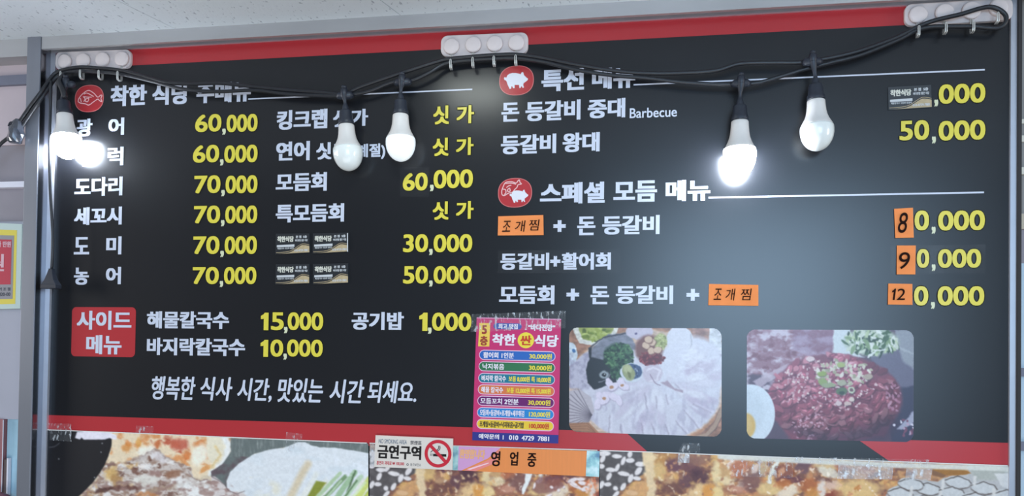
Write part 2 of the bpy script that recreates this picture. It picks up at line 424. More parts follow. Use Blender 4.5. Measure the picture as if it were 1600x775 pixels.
# middle column
Wt('킹크랩', 432.5, 511.4, 171.3, 201.8); Wt('싯', 520.4, 544.5, 171.5, 198.5); Wt('가', 548.5, 575.2, 170.3, 196.8)
Wt('연어', 431.5, 484, 221, 251); Wt('싯', 494, 518, 222.5, 249.3); Wt('가', 521, 546, 222, 248); Wt('(계절)', 551, 602, 224.5, 249, dx=.06)
Wt('모듬회', 431, 510.7, 269.8, 298.8); Wt('특모듬회', 430.9, 537.6, 318.5, 347)
for (yy0, yy1) in ((165, 194.3), (215.3, 243.8), (314.8, 343.5)):
    o = .8 if yy0 < 200 else 0
    Yl('싯', 676+o, 701+o, yy0, yy1); Yl('가', 712.5+o, 740+o, yy0-.5, yy1-1.5)
Yl('60', 629.5, 668.3, 270, 297.8); price('', 0, 672, 677.5, 739, 265, 294)
price('30', 629.9, 669, 677.5, 738, 366, 394); price('50', 629.9, 669, 677.5, 737.3, 415.6, 443.3)
# side menu
tg = [P(113, 480)[0], P(212.6, 480)[0], P(163, 557.4)[2], P(163, 480)[2]]
prism('red_tag', rrect(tg[0], tg[1], tg[2], tg[3], .010), -.0003, -.0001, M_red, bd)
Wt('사이드', 120, 205.5, 485.7, 515.3, **HK); Wt('메뉴', 134.6, 190, 523.5, 553.5, **HK)
Wt('해물칼국수', 229.5, 358, 486.5, 513.5); Wt('바지락칼국수', 229.5, 383, 528.3, 555.6)
Wt('공기밥', 549.5, 631, 487.5, 515.5)
Yl('1', 407.5, 419.5, 488.5, 516); Yl('1', 407, 419, 531, 557.5)
price('5', 423.5, 443.5, 449.5, 505, 488, 516); price('0', 422.5, 442.5, 448.5, 504.3, 530.5, 557.5)
price('1', 655, 668, 675, 736.6, 488.5, 517)
for b_, x0, x1, y0, y1 in (('행복한', 236, 304.9, 588, 625), ('식사', 313, 362.8, 589, 626), ('시간,', 371.4, 426, 591, 628),
                          ('맛있는', 434.4, 505, 591, 629), ('시간', 515.7, 568.4, 593, 630.5), ('되세요.', 575, 652, 595, 630)):
    Wt(b_, x0, x1, y0, y1, dx=.045, dz=.035, shear=.12, ring=RING8, name='slogan_lettering')
# right column
Wt('특선', 846, 912.7, 107.5, 142, dx=.10, dz=.06); Wt('메뉴', 925, 992.6, 105.5, 138.3, dx=.10, dz=.06)
Wt('돈', 783.5, 811.3, 160.4, 190); Wt('등갈비', 821, 907, 157, 188.3); Wt('중대', 918.4, 977, 154, 184.3)
Wt('Barbecue', 984, 1057.7, 168, 183.5, dx=.03, dz=.03)
Wt('등갈비', 782.8, 869, 210, 240.3); Wt('왕대', 879, 937, 207, 237.3)
price('', 0, 1459, 1466.8, 1539.7, 130.8, 161.3); price('50', 1405.5, 1452, 1466.5, 1539.7, 188, 219)
Wt('스페셜', 843.8, 945, 284.8, 318, dx=.10, dz=.06); Wt('모듬', 958.5, 1026.6, 282.3, 315.5, dx=.10, dz=.06); Wt('메뉴', 1040, 1109.8, 281, 314, dx=.10, dz=.06)
PLUS = dict(dx=.17, dz=.17)
Wt('+', 864.6, 884, 344, 362.3, **PLUS); Wt('돈', 901.9, 930.4, 338.3, 367.4); Wt('등갈비', 941, 1030.6, 336.5, 366.3)
Wt('등갈비', 781.8, 858, 395.2, 421.7); Wt('+', 859.6, 875.7, 400, 416.5, **PLUS); Wt('활어회', 877.4, 954.5, 394.5, 421.5)
Wt('모듬회', 780, 866.3, 446, 475.3); Wt('+', 885, 904.9, 451, 469.7, **PLUS); Wt('돈', 922.6, 951.8, 447, 475.3)
Wt('등갈비', 962.2, 1051.8, 446, 475); Wt('+', 1072.5, 1092.7, 451.5, 470, **PLUS)
price('0', 1429, 1451.7, 1465.8, 1539, 328.8, 360); price('0', 1432.5, 1452, 1465.5, 1533, 389, 418.5); price('0', 1428, 1450.5, 1465, 1538, 447, 477.5)

# round emblems
def emblem(cx, cy, rx, ry):
    c = P(cx, cy); ex = abs(P(cx+rx, cy)[0]-P(cx-rx, cy)[0])/2; ez = abs(P(cx, cy-ry)[2]-P(cx, cy+ry)[2])/2
    n = 48
    def sup(k, s):
        a = 2*math.pi*k/n; ca, sa = math.cos(a), math.sin(a); e = 2/2.35
        return (c[0]+s*ex*math.copysign(abs(ca)**e, ca), c[2]+s*ez*math.copysign(abs(sa)**e, sa))
    prism('emblem_rim', [sup(k, 1.0) for k in range(n)], -.0003, -.0001, mat('rim_pink', (214, 120, 118), **INK), bd)
    prism('emblem', [sup(k, .955) for k in range(n)], -.0005, -.0003, M_red, bd)
M_glyph = mat('emblem_white', (232, 232, 240), **INK)
M_glyphp = mat('emblem_pink', (240, 196, 196), **INK)
PIG = [(280, 330), (300, 290), (340, 262), (400, 248), (470, 250), (530, 262), (565, 275), (578, 240), (608, 228), (622, 255), (630, 290),
       (665, 325), (690, 348), (712, 362), (705, 392), (680, 412), (650, 435), (622, 455), (615, 490), (630, 540), (605, 552), (585, 515),
       (575, 515), (560, 550), (537, 552), (530, 488), (440, 488), (442, 552), (408, 555), (392, 515), (378, 520), (372, 565), (338, 568),
       (322, 530), (298, 480), (280, 420), (262, 398), (235, 388), (225, 350), (240, 332), (262, 335), (270, 352)]
def pig(ox, oy, s, sx=0, sy=0, k=1.0):
    pts = [(ox+(x*k+sx)/s, oy+(y*k+sy)/s) for x, y in PIG]
    q = [P(x, y) for x, y in pts]
    prism('pig_mark', [(v[0], v[2]) for v in q], -.0007, -.0005, M_glyph, bd)
emblem(807, 125.8, 27, 23.2); pig(770, 95, 12.92)
emblem(804.6, 301.2, 26.6, 23); pig(770, 270, 12.92, 165, 165, .775)
emblem(139.5, 154, 22.5, 21.2)
def fish(lines, ox, oy, s, w):
    strokes('fish_mark', [[(ox+x/s, oy+y/s) for x, y in l] for l in lines], w, -.0006, M_glyphp, bd, k=4)
fish([[(285, 500), (300, 440), (370, 350), (490, 275), (600, 330), (680, 410), (740, 370), (765, 380), (745, 440), (765, 500), (715, 480), (680, 450),
       (590, 510), (500, 570), (430, 545), (330, 530), (285, 500)], [(385, 400), (425, 440), (400, 500)], [(400, 400), (470, 410), (560, 410)],
      [(440, 450), (500, 430), (480, 500), (430, 490), (440, 450)], [(400, 350), (470, 330), (600, 400)], [(330, 430), (350, 510)]], 100, 120, 12.92, .0019)
fish([[(185, 440), (180, 370), (210, 280), (260, 195), (380, 180), (470, 205), (510, 160), (535, 145), (550, 195), (580, 225), (510, 240), (490, 290),
       (440, 340), (400, 390), (320, 410), (230, 460), (185, 440)], [(200, 330), (255, 340), (265, 400), (230, 440)], [(275, 300), (320, 265), (375, 250)],
      [(340, 305), (350, 370), (305, 375), (300, 340), (340, 305)], [(250, 215), (380, 210), (470, 230)]], 770, 270, 12.92, .0019)

# ------------------------------------------------------------------ printed food photographs
def vnoise(x, y, seed):
    rs = np.random.RandomState(seed); g = rs.rand(64, 64)
    xi = np.floor(x).astype(int); yi = np.floor(y).astype(int); fx = x-xi; fy = y-yi
    fx = fx*fx*(3-2*fx); fy = fy*fy*(3-2*fy); a = lambda i, j: g[(yi+j) % 64, (xi+i) % 64]
    return (a(0, 0)*(1-fx)+a(1, 0)*fx)*(1-fy)+(a(0, 1)*(1-fx)+a(1, 1)*fx)*fy
def fbm(x, y, seed, o=4):
    s = 0; t = 0
    for k in range(o): s = s+vnoise(x*2**k+k*7.3, y*2**k+k*3.1, seed+k)*.5**k; t += .5**k
    return s/t
class Paint:
    def __init__(s, X, Y, base):
        s.PX, s.PY = X, Y; s.im = np.ones(X.shape+(3,))*np.array(base)/255.
        # irregular outlines: the drawing coordinates wander a little
        s.wx = (fbm(X/5.5+9, Y/5.5+3, 201, 3)-.5); s.wy = (fbm(X/5.5+31, Y/5.5+17, 202, 3)-.5)
        s.frame(0, 0, 1, 0)
    def frame(s, ox, oy, k, warp=5.0):
        s.x = (s.PX-ox+s.wx*warp)*k; s.y = (s.PY-oy+s.wy*warp)*k; s.k = k; return s
    def blur(s, n=1):
        for _ in range(n):
            p = np.pad(s.im, ((1, 1), (1, 1), (0, 0)), 'edge'); h, w = s.im.shape[:2]
            s.im = sum(p[a:a+h, b:b+w]*((2-abs(a-1))*(2-abs(b-1))) for a in range(3) for b in range(3))/16
    def mix(s, a, col):
        if isinstance(col, np.ndarray) and col.ndim == 3: c = col
        else: c = np.array(col)/255.
        s.im = s.im*(1-a[..., None]) + c*a[..., None]
    def ell(s, cx, cy, rx, ry, col, ang=0, soft=.15, a=1.0):
        t = math.radians(ang); R = max(rx, ry)*(1+soft)
        mg = 6*s.k+30
        rows = np.where((s.y.max(1) > cy-R-mg) & (s.y.min(1) < cy+R+mg))[0]
        if not len(rows): return
        cols = np.where((s.x[0] > cx-R-mg) & (s.x[0] < cx+R+mg))[0]
        if not len(cols): return
        r0, r1, c0, c1 = rows[0], rows[-1]+1, cols[0], cols[-1]+1
        dx = s.x[r0:r1, c0:c1]-cx; dy = s.y[r0:r1, c0:c1]-cy
        u = (dx*math.cos(t)+dy*math.sin(t))/rx; v = (-dx*math.sin(t)+dy*math.cos(t))/ry
        d = np.sqrt(u*u+v*v); m = np.clip((1+soft*.5-d)/max(soft, .02), 0, 1)*a
        s.im[r0:r1, c0:c1] = s.im[r0:r1, c0:c1]*(1-m[..., None]) + np.array(col)/255.*m[..., None]
    def inside(s, pts):
        c = np.zeros(s.x.shape, bool); n = len(pts); j = n-1
        for i in range(n):
            xi, yi = pts[i]; xj, yj = pts[j]
            if yi != yj:
                c ^= ((yi > s.y) != (yj > s.y)) & (s.x < (xj-xi)*(s.y-yi)/(yj-yi)+xi)
            j = i
        return c
    def dist(s, pts, closed=False):
        d = np.full(s.x.shape, 1e9); L = list(pts)+([pts[0]] if closed else [])
        for (x0, y0), (x1, y1) in zip(L[:-1], L[1:]):
            vx, vy = x1-x0, y1-y0; t = np.clip(((s.x-x0)*vx+(s.y-y0)*vy)/(vx*vx+vy*vy+1e-9), 0, 1)
            d = np.minimum(d, np.hypot(s.x-x0-t*vx, s.y-y0-t*vy))
        return d
    def pol(s, pts, col, soft=4.0, a=1.0):
        d = s.dist(pts, True); ins = s.inside(pts); sd = np.where(ins, d, -d)
        m = np.clip(sd/soft+.5, 0, 1)*a; s.mix(m, col); return m
    def line(s, pts, w, col, soft=2.0, a=1.0):
        m = np.clip((w/2-s.dist(pts))/soft+.5, 0, 1)*a; s.mix(m, col)
    def lum(s, amt, sx, sy, seed, mask=1.0):
        n = (fbm(s.x/sx+50, s.y/sy+50, seed)-.5)*2*amt
        s.im = np.clip(s.im*(1+(n*mask)[..., None]), 0, 1)
    def blot(s, col, sx, sy, seed, lo, hi, mask=1.0, a=1.0):
        n = fbm(s.x/sx+50, s.y/sy+50, seed); s.mix(np.clip((n-lo)/(hi-lo), 0, 1)*mask*a, col)
    def scatter(s, n, reg, rx, ry, cols, seed, soft=.3, a=1.0, ang=(0, 180)):
        rnd = random.Random(seed)
        for _ in range(n):
            while True:
                x = rnd.uniform(reg[0], reg[2]); y = rnd.uniform(reg[1], reg[3])
                u = (x-(reg[0]+reg[2])/2)/((reg[2]-reg[0])/2); v = (y-(reg[1]+reg[3])/2)/((reg[3]-reg[1])/2)
                if u*u+v*v <= 1 or (len(reg) > 4): break
            s.ell(x, y, rnd.uniform(*rx), rnd.uniform(*ry), rnd.choice(cols), rnd.uniform(*ang), soft, a)
def sheet(name, X, Y, im, depth, m, parent, keep=None, root=None, warp=None):
    h, w = X.shape; V = []
    d0 = (X-800)/F; d1 = -(Y-CYP)/F
    D = d0[..., None]*_r + d1[..., None]*_u + _f
    W_ = CAM + D*((depth-CAM[1])/D[..., 1])[..., None]
    idx = np.arange(h*w).reshape(h, w)
    q = np.stack([idx[:-1, :-1], idx[1:, :-1], idx[1:, 1:], idx[:-1, 1:]], -1).reshape(-1, 4)
    if keep is not None:
        k = (keep[:-1, :-1] & keep[1:, :-1] & keep[1:, 1:] & keep[:-1, 1:]).reshape(-1); q = q[k]
    Vn = W_.reshape(-1, 3); 
    used = np.unique(q); remap = -np.ones(h*w, int); remap[used] = np.arange(len(used)); Vn = Vn[used]; q = remap[q]
    off = org(parent); loc = np.array(root, float) if root is not None else np.zeros(3)
    me = bpy.data.meshes.new(name); me.vertices.add(len(Vn)); me.vertices.foreach_set('co', (Vn-off-loc).ravel())
    me.loops.add(q.size); me.loops.foreach_set('vertex_index', q.ravel())
    me.polygons.add(len(q)); me.polygons.foreach_set('loop_start', np.arange(0, q.size, 4)); me.polygons.foreach_set('loop_total', np.full(len(q), 4))
    me.update(calc_edges=True)
    ca = me.color_attributes.new('ink', 'FLOAT_COLOR', 'POINT')
    L = np.clip(im, 0, 1); L = np.where(L <= .04045, L/12.92, ((L+.055)/1.055)**2.4).reshape(-1, 3)[used]
    ca.data.foreach_set('color', np.concatenate([L, np.ones((len(L), 1))], 1).ravel().astype(np.float32))
    me.materials.append(m); o = bpy.data.objects.new(name, me); C.objects.link(o)
    if parent: o.parent = parent
    if root is not None: o.location = loc
    ROOTS[o.name] = loc+off
    return o
def grid(cs, nx, ny):
    u = np.linspace(0, 1, nx)[None, :]; v = np.linspace(0, 1, ny)[:, None]
    q = [np.array(c, float) for c in cs]
    f = lambda k: (1-v)*((1-u)*q[0][k]+u*q[1][k])+v*((1-u)*q[3][k]+u*q[2][k])
    return f(0), f(1), u, v
def round_keep(u, v, wpx, hpx, r):
    X = u*wpx+0*v; Y = v*hpx+0*u; dx = np.maximum(np.maximum(r-X, X-(wpx-r)), 0); dy = np.maximum(np.maximum(r-Y, Y-(hpx-r)), 0)
    return np.hypot(dx, dy) <= r+.3
M_print = print_mat('photo_ink', rough=.3, spec=.5, coat=.05)
M_printp = print_mat('poster_ink', rough=.5, spec=.4, coat=.4)

# sliced raw fish on a round platter
cs1 = [(889.5, 511.8), (1127.6, 513.2), (1127.4, 682.6), (889.3, 674.6)]
X, Y, u, v = grid(cs1, 330, 235)
p = Paint(X, Y, (150, 110, 92)); p.frame(880, 490, 3.69, 2.6)
p.lum(.25, 30, 60, 3)
p.ell(480, 430, 470, 345, (178, 132, 104), 0, .03)                       # platter rim
p.ell(480, 425, 452, 330, (206, 180, 160), 0, .03)
p.ell(40, 235, 42, 70, (206, 216, 226), 0, .08); p.ell(62, 215, 10, 12, (70, 110, 160), 0, .3)
p.pol([(50, 80), (320, 80), (310, 110), (240, 165), (170, 188), (90, 170)], (214, 212, 204), 4)
p.pol([(85, 80), (295, 80), (270, 120), (190, 160), (115, 150)], (150, 160, 84), 6)
p.scatter(26, (100, 82, 270, 155), (12, 26), (7, 12), [(150, 162, 74), (112, 130, 52), (176, 186, 110), (90, 104, 48)], 1, .4)
p.pol([(745, 80), (845, 80), (842, 195), (800, 225), (745, 180)], (168, 128, 114), 5)
p.ell(790, 130, 30, 60, (120, 84, 78), 0, .5, .6)
p.pol([(842, 80), (915, 80), (915, 215), (840, 190)], (206, 208, 214), 5)
p.ell(890, 245, 62, 52, (216, 216, 224), 0, .05); p.ell(900, 240, 26, 8, (120, 110, 130), 0, .4)
p.pol([(165, 200), (260, 120), (380, 110), (420, 190), (400, 270), (250, 290), (150, 270)], (126, 128, 142), 8)
p.lum(.2, 25, 12, 8)
p.ell(500, 470, 405, 268, (208, 206, 218), 0, .04)                        # bed of pale slices
p.ell(740, 330, 200, 200, (212, 212, 224), 0, .15)
p.ell(670, 150, 78, 78, (214, 214, 224), 0, .06); p.line([(735, 120), (740, 180), (715, 220)], 5, (160, 158, 170), 4, .7)
rnd = random.Random(5)
for k in range(70):                                                      # overlapping slices fan round the middle
    a = rnd.uniform(-1.0, 3.6); rr = rnd.uniform(.35, .98)
    x = 540+355*rr*math.cos(a); y = 400+250*rr*math.sin(a)
    if y < 260 and x < 600: continue
    an = math.degrees(math.atan2((y-400)*1.3, x-540))
    c = rnd.choice([(220, 218, 230), (204, 196, 212), (228, 228, 236), (196, 184, 204)])
    p.ell(x+4, y+5, 66, 22, (176, 168, 186), an, .8, .5); p.ell(x, y, 64, 22, c, an, .7, .75)
p.blot((176, 170, 190), 24, 60, 21, .52, .72, np.clip((p.y-380)/150, 0, 1)*(np.hypot((p.x-500)/405, (p.y-470)/265) < 1), .6)
for x, y, x2, y2 in ((270, 590, 262, 690), (330, 640, 336, 690), (470, 460, 482, 550), (536, 480, 540, 545), (590, 470, 606, 525), (640, 400, 690, 450),
                     (450, 630, 462, 690), (510, 640, 530, 695), (590, 640, 606, 696), (650, 620, 710, 690), (700, 560, 780, 660), (750, 520, 850, 570)):
    p.line([(x, y), (x2, y2)], 5, (140, 126, 146), 9, .6)
    p.line([(x+12, y), (x2+14, y2)], 12, (228, 224, 236), 14, .5)
p.pol([(590, 200), (640, 165), (720, 180), (700, 400), (640, 400), (585, 300)], (214, 214, 226), 20, .8)
p.pol([(640, 430), (600, 385), (560, 400), (640, 440), (690, 455), (692, 440)], (150, 124, 140), 6, .7)
p.blot((236, 238, 246), 40, 14, 31, .5, .75, np.exp(-((p.x-740)/150)**2-((p.y-280)/110)**2), .7)
# carved fish head, flowers, garnish
p.pol([(36, 300), (150, 210), (170, 300), (150, 440), (36, 430)], (188, 184, 200), 10)
p.blot((140, 134, 158), 18, 26, 41, .45, .7, (p.x < 160)*(p.y > 230)*(p.y < 450), .6)
p.pol([(145, 200), (165, 195), (160, 250), (240, 268), (300, 330), (310, 400), (240, 420), (180, 440), (140, 400), (132, 330), (150, 260)], (38, 40, 46), 6)
p.line([(150, 200), (230, 140), (370, 110)], 8, (60, 60, 72), 6)
p.ell(234, 352, 26, 22, (150, 158, 164), 0, .3); p.ell(236, 352, 13, 12, (20, 20, 26), 0, .2); p.ell(240, 348, 4, 4, (230, 230, 230))
p.line([(205, 395), (250, 380), (270, 350)], 6, (150, 150, 160), 5, .8)
p.ell(318, 245, 84, 76, (48, 74, 56), 0, .2); p.ell(320, 320, 50, 56, (40, 64, 50), 0, .2)
p.scatter(240, (238, 170, 410, 330), (5, 11), (4, 8), [(58, 96, 62), (34, 58, 44), (92, 128, 86), (70, 108, 74), (26, 44, 36)], 2, .5)
p.scatter(70, (270, 290, 370, 380), (5, 10), (4, 7), [(50, 84, 58), (30, 50, 40), (70, 104, 74)], 3, .5)
p.ell(395, 340, 66, 56, (206, 212, 222), 0, .05); p.ell(398, 335, 56, 46, (66, 84, 120), 0, .08)
p.scatter(24, (350, 300, 446, 375), (4, 7), (3, 5), [(150, 160, 180), (40, 54, 86)], 4, .4)
p.ell(378, 340, 34, 50, (150, 156, 112), -25, .2); p.ell(372, 318, 24, 24, (186, 190, 146), 0, .5, .8); p.ell(382, 355, 8, 22, (96, 100, 60), -20, .4, .7)
p.ell(440, 105, 78, 44, (196, 188, 204), 0, .1); p.ell(420, 115, 8, 6, (90, 80, 120))
p.ell(495, 205, 82, 82, (120, 78, 74), 0, .25); p.ell(510, 262, 64, 36, (96, 30, 40), 0, .3)
p.scatter(60, (430, 215, 590, 300), (6, 14), (3, 6), [(122, 40, 50), (84, 24, 36), (146, 64, 66)], 6, .4)
p.ell(562, 160, 36, 48, (158, 164, 104), 0, .3); p.scatter(60, (530, 120, 596, 215), (5, 9), (3, 5), [(176, 182, 116), (128, 136, 78), (194, 198, 140)], 7, .4)
for x, y in ((478, 182), (512, 165), (508, 215), (545, 210), (492, 150)): p.ell(x+2, y+3, 24, 22, (120, 80, 70), 0, .3); p.ell(x, y, 22, 20, (208, 180, 156), 0, .2)
p.ell(515, 345, 58, 52, (198, 188, 202), 0, .15); p.line([(480, 330), (520, 310), (560, 330), (540, 380), (500, 390)], 9, (224, 218, 228), 8); p.line([(500, 350), (530, 400), (560, 415)], 5, (140, 120, 140), 5)
for x, y, a in ((265, 400, 60), (290, 420, -30), (335, 400, 80), (350, 420, 20), (210, 480, 70), (250, 470, 0), (200, 520, 100), (240, 500, -40), (290, 480, 30), (320, 500, 70)):
    p.ell(x+3, y+4, 34, 20, (140, 124, 150), a, .4, .6); p.ell(x, y, 33, 19, (222, 212, 228), a, .25)
for x, y in ((278, 425), (238, 488), (340, 415)): p.ell(x, y, 10, 9, (176, 130, 96), 0, .5)
# scallop shell, bamboo rim
p.frame(880, 490, 3.69, .5)
p.pol([(34, 445), (100, 440), (160, 480), (180, 560), (150, 625), (34, 632)], (188, 180, 188), 5)
for k in range(15):
    a = math.radians(100+k*10.5); p.line([(168, 600), (168+190*math.cos(a), 600-0+190*math.sin(-a)*.95)] if 0 else [(165, 585), (165-170*math.cos(math.radians(-62+k*9)), 585-170*math.sin(math.radians(62-k*9)))], 4, (92, 84, 96), 4, .75)
p.pol([(34, 632), (150, 628), (210, 690), (34, 672)], (170, 124, 96), 4)
for k in range(5): p.line([(34, 640+k*12), (140, 632+k*16), (190, 690)], 3, (110, 76, 62), 3, .6)
p.line([(912, 560), (880, 640), (830, 700), (780, 715)], 26, (170, 142, 122), 5); p.line([(912, 600), (880, 665), (830, 712)], 4, (96, 74, 70), 3, .8)
p.line([(905, 540), (870, 625), (800, 690)], 4, (110, 90, 92), 4, .6)
p.lum(.05, 8, 8, 77)
keep = round_keep(u, v, 238, 166, 13)
p.blur(1)
sheet('food_photo', X, Y, p.im*.97+.012, -.0004, M_print, bd, keep)

# seasoned raw beef heaped in a bowl
cs2 = [(1166.9, 514.8), (1427.8, 516), (1427.3, 691), (1166.8, 684.7)]
X, Y, u, v = grid(cs2, 350, 235)
p = Paint(X, Y, (84, 66, 84)); p.frame(1150, 500, 3.873, 3.2)
p.pol([(60, 50), (610, 50), (600, 190), (480, 260), (200, 330), (60, 330)], (146, 104, 118), 14)
p.blot((206, 196, 208), 60, 34, 3, .45, .68, (p.x < 640)*(p.y < 420), .9)
p.blot((112, 60, 74), 36, 26, 4, .5, .7, (p.x < 620)*(p.y < 330), .7)
p.pol([(340, 60), (600, 60), (600, 180), (560, 215), (470, 190), (360, 190)], (132, 92, 112), 12, .8); p.blot((176, 158, 180), 60, 40, 9, .45, .7, (p.x > 330)*(p.x < 620)*(p.y < 220), .7)
p.pol([(100, 370), (300, 270), (480, 220), (470, 260), (280, 330), (140, 410)], (196, 178, 190), 10, .8)
p.pol([(590, 50), (690, 50), (700, 190), (780, 225), (640, 235), (585, 200)], (206, 214, 216), 10)
p.pol([(780, 200), (1080, 120), (1080, 420), (900, 420), (860, 280)], (104, 100, 120), 16)
p.pol([(960, 60), (1080, 60), (1080, 300), (1010, 250), (980, 150)], (146, 150, 158), 16); p.line([(990, 170), (1075, 205)], 10, (184, 186, 192), 10, .7)
p.pol([(900, 420), (1080, 400), (1080, 740), (940, 740)], (54, 52, 76), 14)
p.ell(820, 130, 165, 85, (168, 182, 164), 0, .2)
p.scatter(150, (655, 62, 985, 215), (10, 34), (5, 12), [(206, 214, 196), (62, 92, 60), (126, 152, 106), (186, 202, 160), (42, 62, 46), (224, 228, 220)], 11, .4, .95)
p.line([(800, 225), (850, 185), (900, 180)], 11, (222, 226, 222), 6)
p.ell(600, 480, 405, 270, (116, 62, 80), 0, .06)
p.pol([(200, 430), (330, 260), (470, 215), (700, 215), (880, 290), (980, 400), (990, 520), (900, 700), (640, 740), (340, 740), (240, 600)], (124, 62, 80), 20)
rnd = random.Random(12)
for k in range(420):
    a = rnd.uniform(0, 6.28); r = rnd.uniform(0, 1)**.6; x = 590+390*r*math.cos(a); y = 470+255*r*math.sin(a)
    if y > 740: continue
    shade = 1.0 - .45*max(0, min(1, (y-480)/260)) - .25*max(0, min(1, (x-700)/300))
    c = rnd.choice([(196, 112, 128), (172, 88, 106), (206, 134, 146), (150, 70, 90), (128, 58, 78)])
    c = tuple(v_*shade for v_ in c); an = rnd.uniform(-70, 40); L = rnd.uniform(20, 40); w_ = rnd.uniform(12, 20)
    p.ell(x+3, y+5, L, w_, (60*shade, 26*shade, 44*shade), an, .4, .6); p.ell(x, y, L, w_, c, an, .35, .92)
    if rnd.random() < .5: p.ell(x-3, y-w_*.35, L*.5, 3, tuple(min(255, q*1.45+18) for q in c), an, .6, .7)
p.scatter(210, (250, 240, 860, 560), (5, 11), (4, 7), [(222, 196, 196), (204, 168, 172), (230, 214, 206), (186, 140, 150)], 13, .35, .9)
p.scatter(60, (330, 560, 560, 730), (5, 9), (4, 6), [(210, 170, 182), (190, 140, 156)], 14, .4, .8)
p.scatter(30, (900, 380, 1000, 560), (7, 14), (4, 8), [(196, 150, 168), (176, 120, 142)], 15, .4, .8)
p.scatter(70, (470, 240, 820, 400), (10, 20), (7, 12), [(212, 206, 186), (188, 186, 156), (226, 222, 208), (160, 158, 128)], 16, .3, .95)
for x, y, rx, ry, c in ((520, 325, 30, 16, (142, 160, 78)), (525, 375, 28, 22, (140, 158, 92)), (635, 272, 26, 14, (164, 176, 106)), (640, 430, 34, 22, (86, 108, 74)), (700, 425, 22, 20, (196, 206, 176)),
                     (640, 380, 30, 20, (168, 166, 140)), (560, 395, 44, 16, (150, 160, 120)), (450, 235, 24, 16, (220, 196, 196)), (800, 345, 28, 18, (176, 158, 140)), (700, 480, 16, 12, (216, 198, 186)), (675, 505, 22, 14, (206, 180, 172)), (620, 505, 18, 15, (214, 190, 190))):
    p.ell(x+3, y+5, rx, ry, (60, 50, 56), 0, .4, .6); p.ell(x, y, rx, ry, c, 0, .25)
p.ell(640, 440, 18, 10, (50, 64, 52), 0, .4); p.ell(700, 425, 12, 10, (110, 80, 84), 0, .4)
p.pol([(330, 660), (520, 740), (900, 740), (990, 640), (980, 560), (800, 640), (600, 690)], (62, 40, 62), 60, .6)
p.pol([(975, 660), (1080, 545), (1080, 620), (1020, 660)], (176, 176, 194), 8, .9); p.scatter(16, (955, 600, 1080, 700), (8, 16), (5, 9), [(190, 160, 180), (220, 214, 224), (120, 70, 92)], 17, .4)
p.frame(1150, 500, 3.873, .4); p.ell(90, 570, 146, 180, (214, 224, 232), 0, .03); p.ell(60, 560, 110, 140, (200, 210, 218), 0, .3, .7); p.ell(62, 640, 56, 76, (214, 176, 96), 0, .2); p.ell(60, 640, 34, 60, (222, 190, 120), 0, .6, .7)
p.lum(.06, 6, 6, 78)
p.blur(1); p.im = p.im*.94 + np.array([.02, .022, .03])
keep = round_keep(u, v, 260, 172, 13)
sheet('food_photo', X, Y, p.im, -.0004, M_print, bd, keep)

# ------------------------------------------------------------------ food posters taped along the bottom
def ptop(x):
    return np.interp(x, (60, 80, 200, 560, 900, 1016, 1200, 1400, 1575), (671.5, 672.5, 677, 692.6, 703.3, 707, 714.5, 722, 728.5))
def pgrid(x0, x1, nx, ny, y1=812):
    u = np.linspace(0, 1, nx)[None, :]; v = np.linspace(0, 1, ny)[:, None]
    X = x0+(x1-x0)*u+0*v; return X, ptop(X)+(y1-ptop(X))*v
def poster(name, X, Y, im, label, cat='poster'):
    q_ = Paint(X, Y, (0, 0, 0)); q_.im = im; q_.frame(0, 0, 1, 0); q_.blur(2); q_.lum(.05, 3.5, 3.5, 91)
    im = np.clip(.5+(q_.im-.5)*1.12+.03, 0, 1)
    o = sheet(name, X, Y, im, -.0022, M_printp, None, root=P(float(X[0, 0]), float(Y[-1, 0]), -.0022))
    tag(o, label, cat, 'food posters taped under the menu board')
    h, w = X.shape                                          # white paper edge along the top, folded back to the board
    A = [P(float(X[0, i]), float(Y[0, i]), -.0023) for i in range(0, w, 6)]
    V = []; Fc = []
    for i, a in enumerate(A):
        V += [(a[0], -.0025, a[2]), (a[0], -.0025, a[2]+.0017), (a[0], -.0001, a[2]+.0017)]
        if i: k = 3*i; Fc += [(k-3, k, k+1, k-2), (k-2, k+1, k+2, k-1)]
    mesh('paper_edge', V, Fc, mat('paper_edge_white', (232, 230, 226), rough=.6), o)
    return o
X, Y = pgrid(72.5, 575.5, 640, 190)
p = Paint(X, Y, (206, 190, 166)); p.frame(70, 660, 6.154, 6.5)
p.blot((150, 110, 84), 70, 40, 1, .5, .75, 1, .7)
p.pol([(600, 420), (600, 60), (1760, 90), (1780, 300), (1720, 420), (1600, 500), (1440, 540), (1250, 440), (1000, 250), (900, 330), (700, 390)], (226, 206, 176), 14)
p.blot((208, 128, 70), 90, 70, 6, .50, .66, (p.y < 420)*(p.x > 640)*(p.x < 1560), .75)
p.blot((176, 70, 48), 80, 60, 7, .60, .74, (p.y < 300)*(p.x > 1000)*(p.x < 1560), .8)
p.ell(1290, 210, 90, 60, (186, 92, 74), 0, .5, .85); p.ell(1360, 320, 40, 50, (206, 120, 66), 0, .6, .8); p.ell(1080, 220, 34, 46, (190, 96, 50), 20, .6, .8); p.ell(1540, 450, 60, 22, (212, 142, 80), -30, .5, .8)
p.ell(1480, 200, 60, 26, (206, 128, 76), -20, .6, .7); p.ell(790, 240, 46, 40, (206, 130, 60), 0, .7, .7); p.ell(900, 190, 30, 44, (214, 150, 70), 10, .6, .7); p.ell(1180, 150, 40, 30, (170, 60, 40), 0, .7, .5)
p.ell(970, 270, 90, 40, (236, 232, 220), -20, .5, .8); p.ell(1490, 310, 70, 110, (238, 232, 216), 20, .5, .85); p.ell(1660, 240, 110, 170, (226, 218, 196), 0, .3, .8)
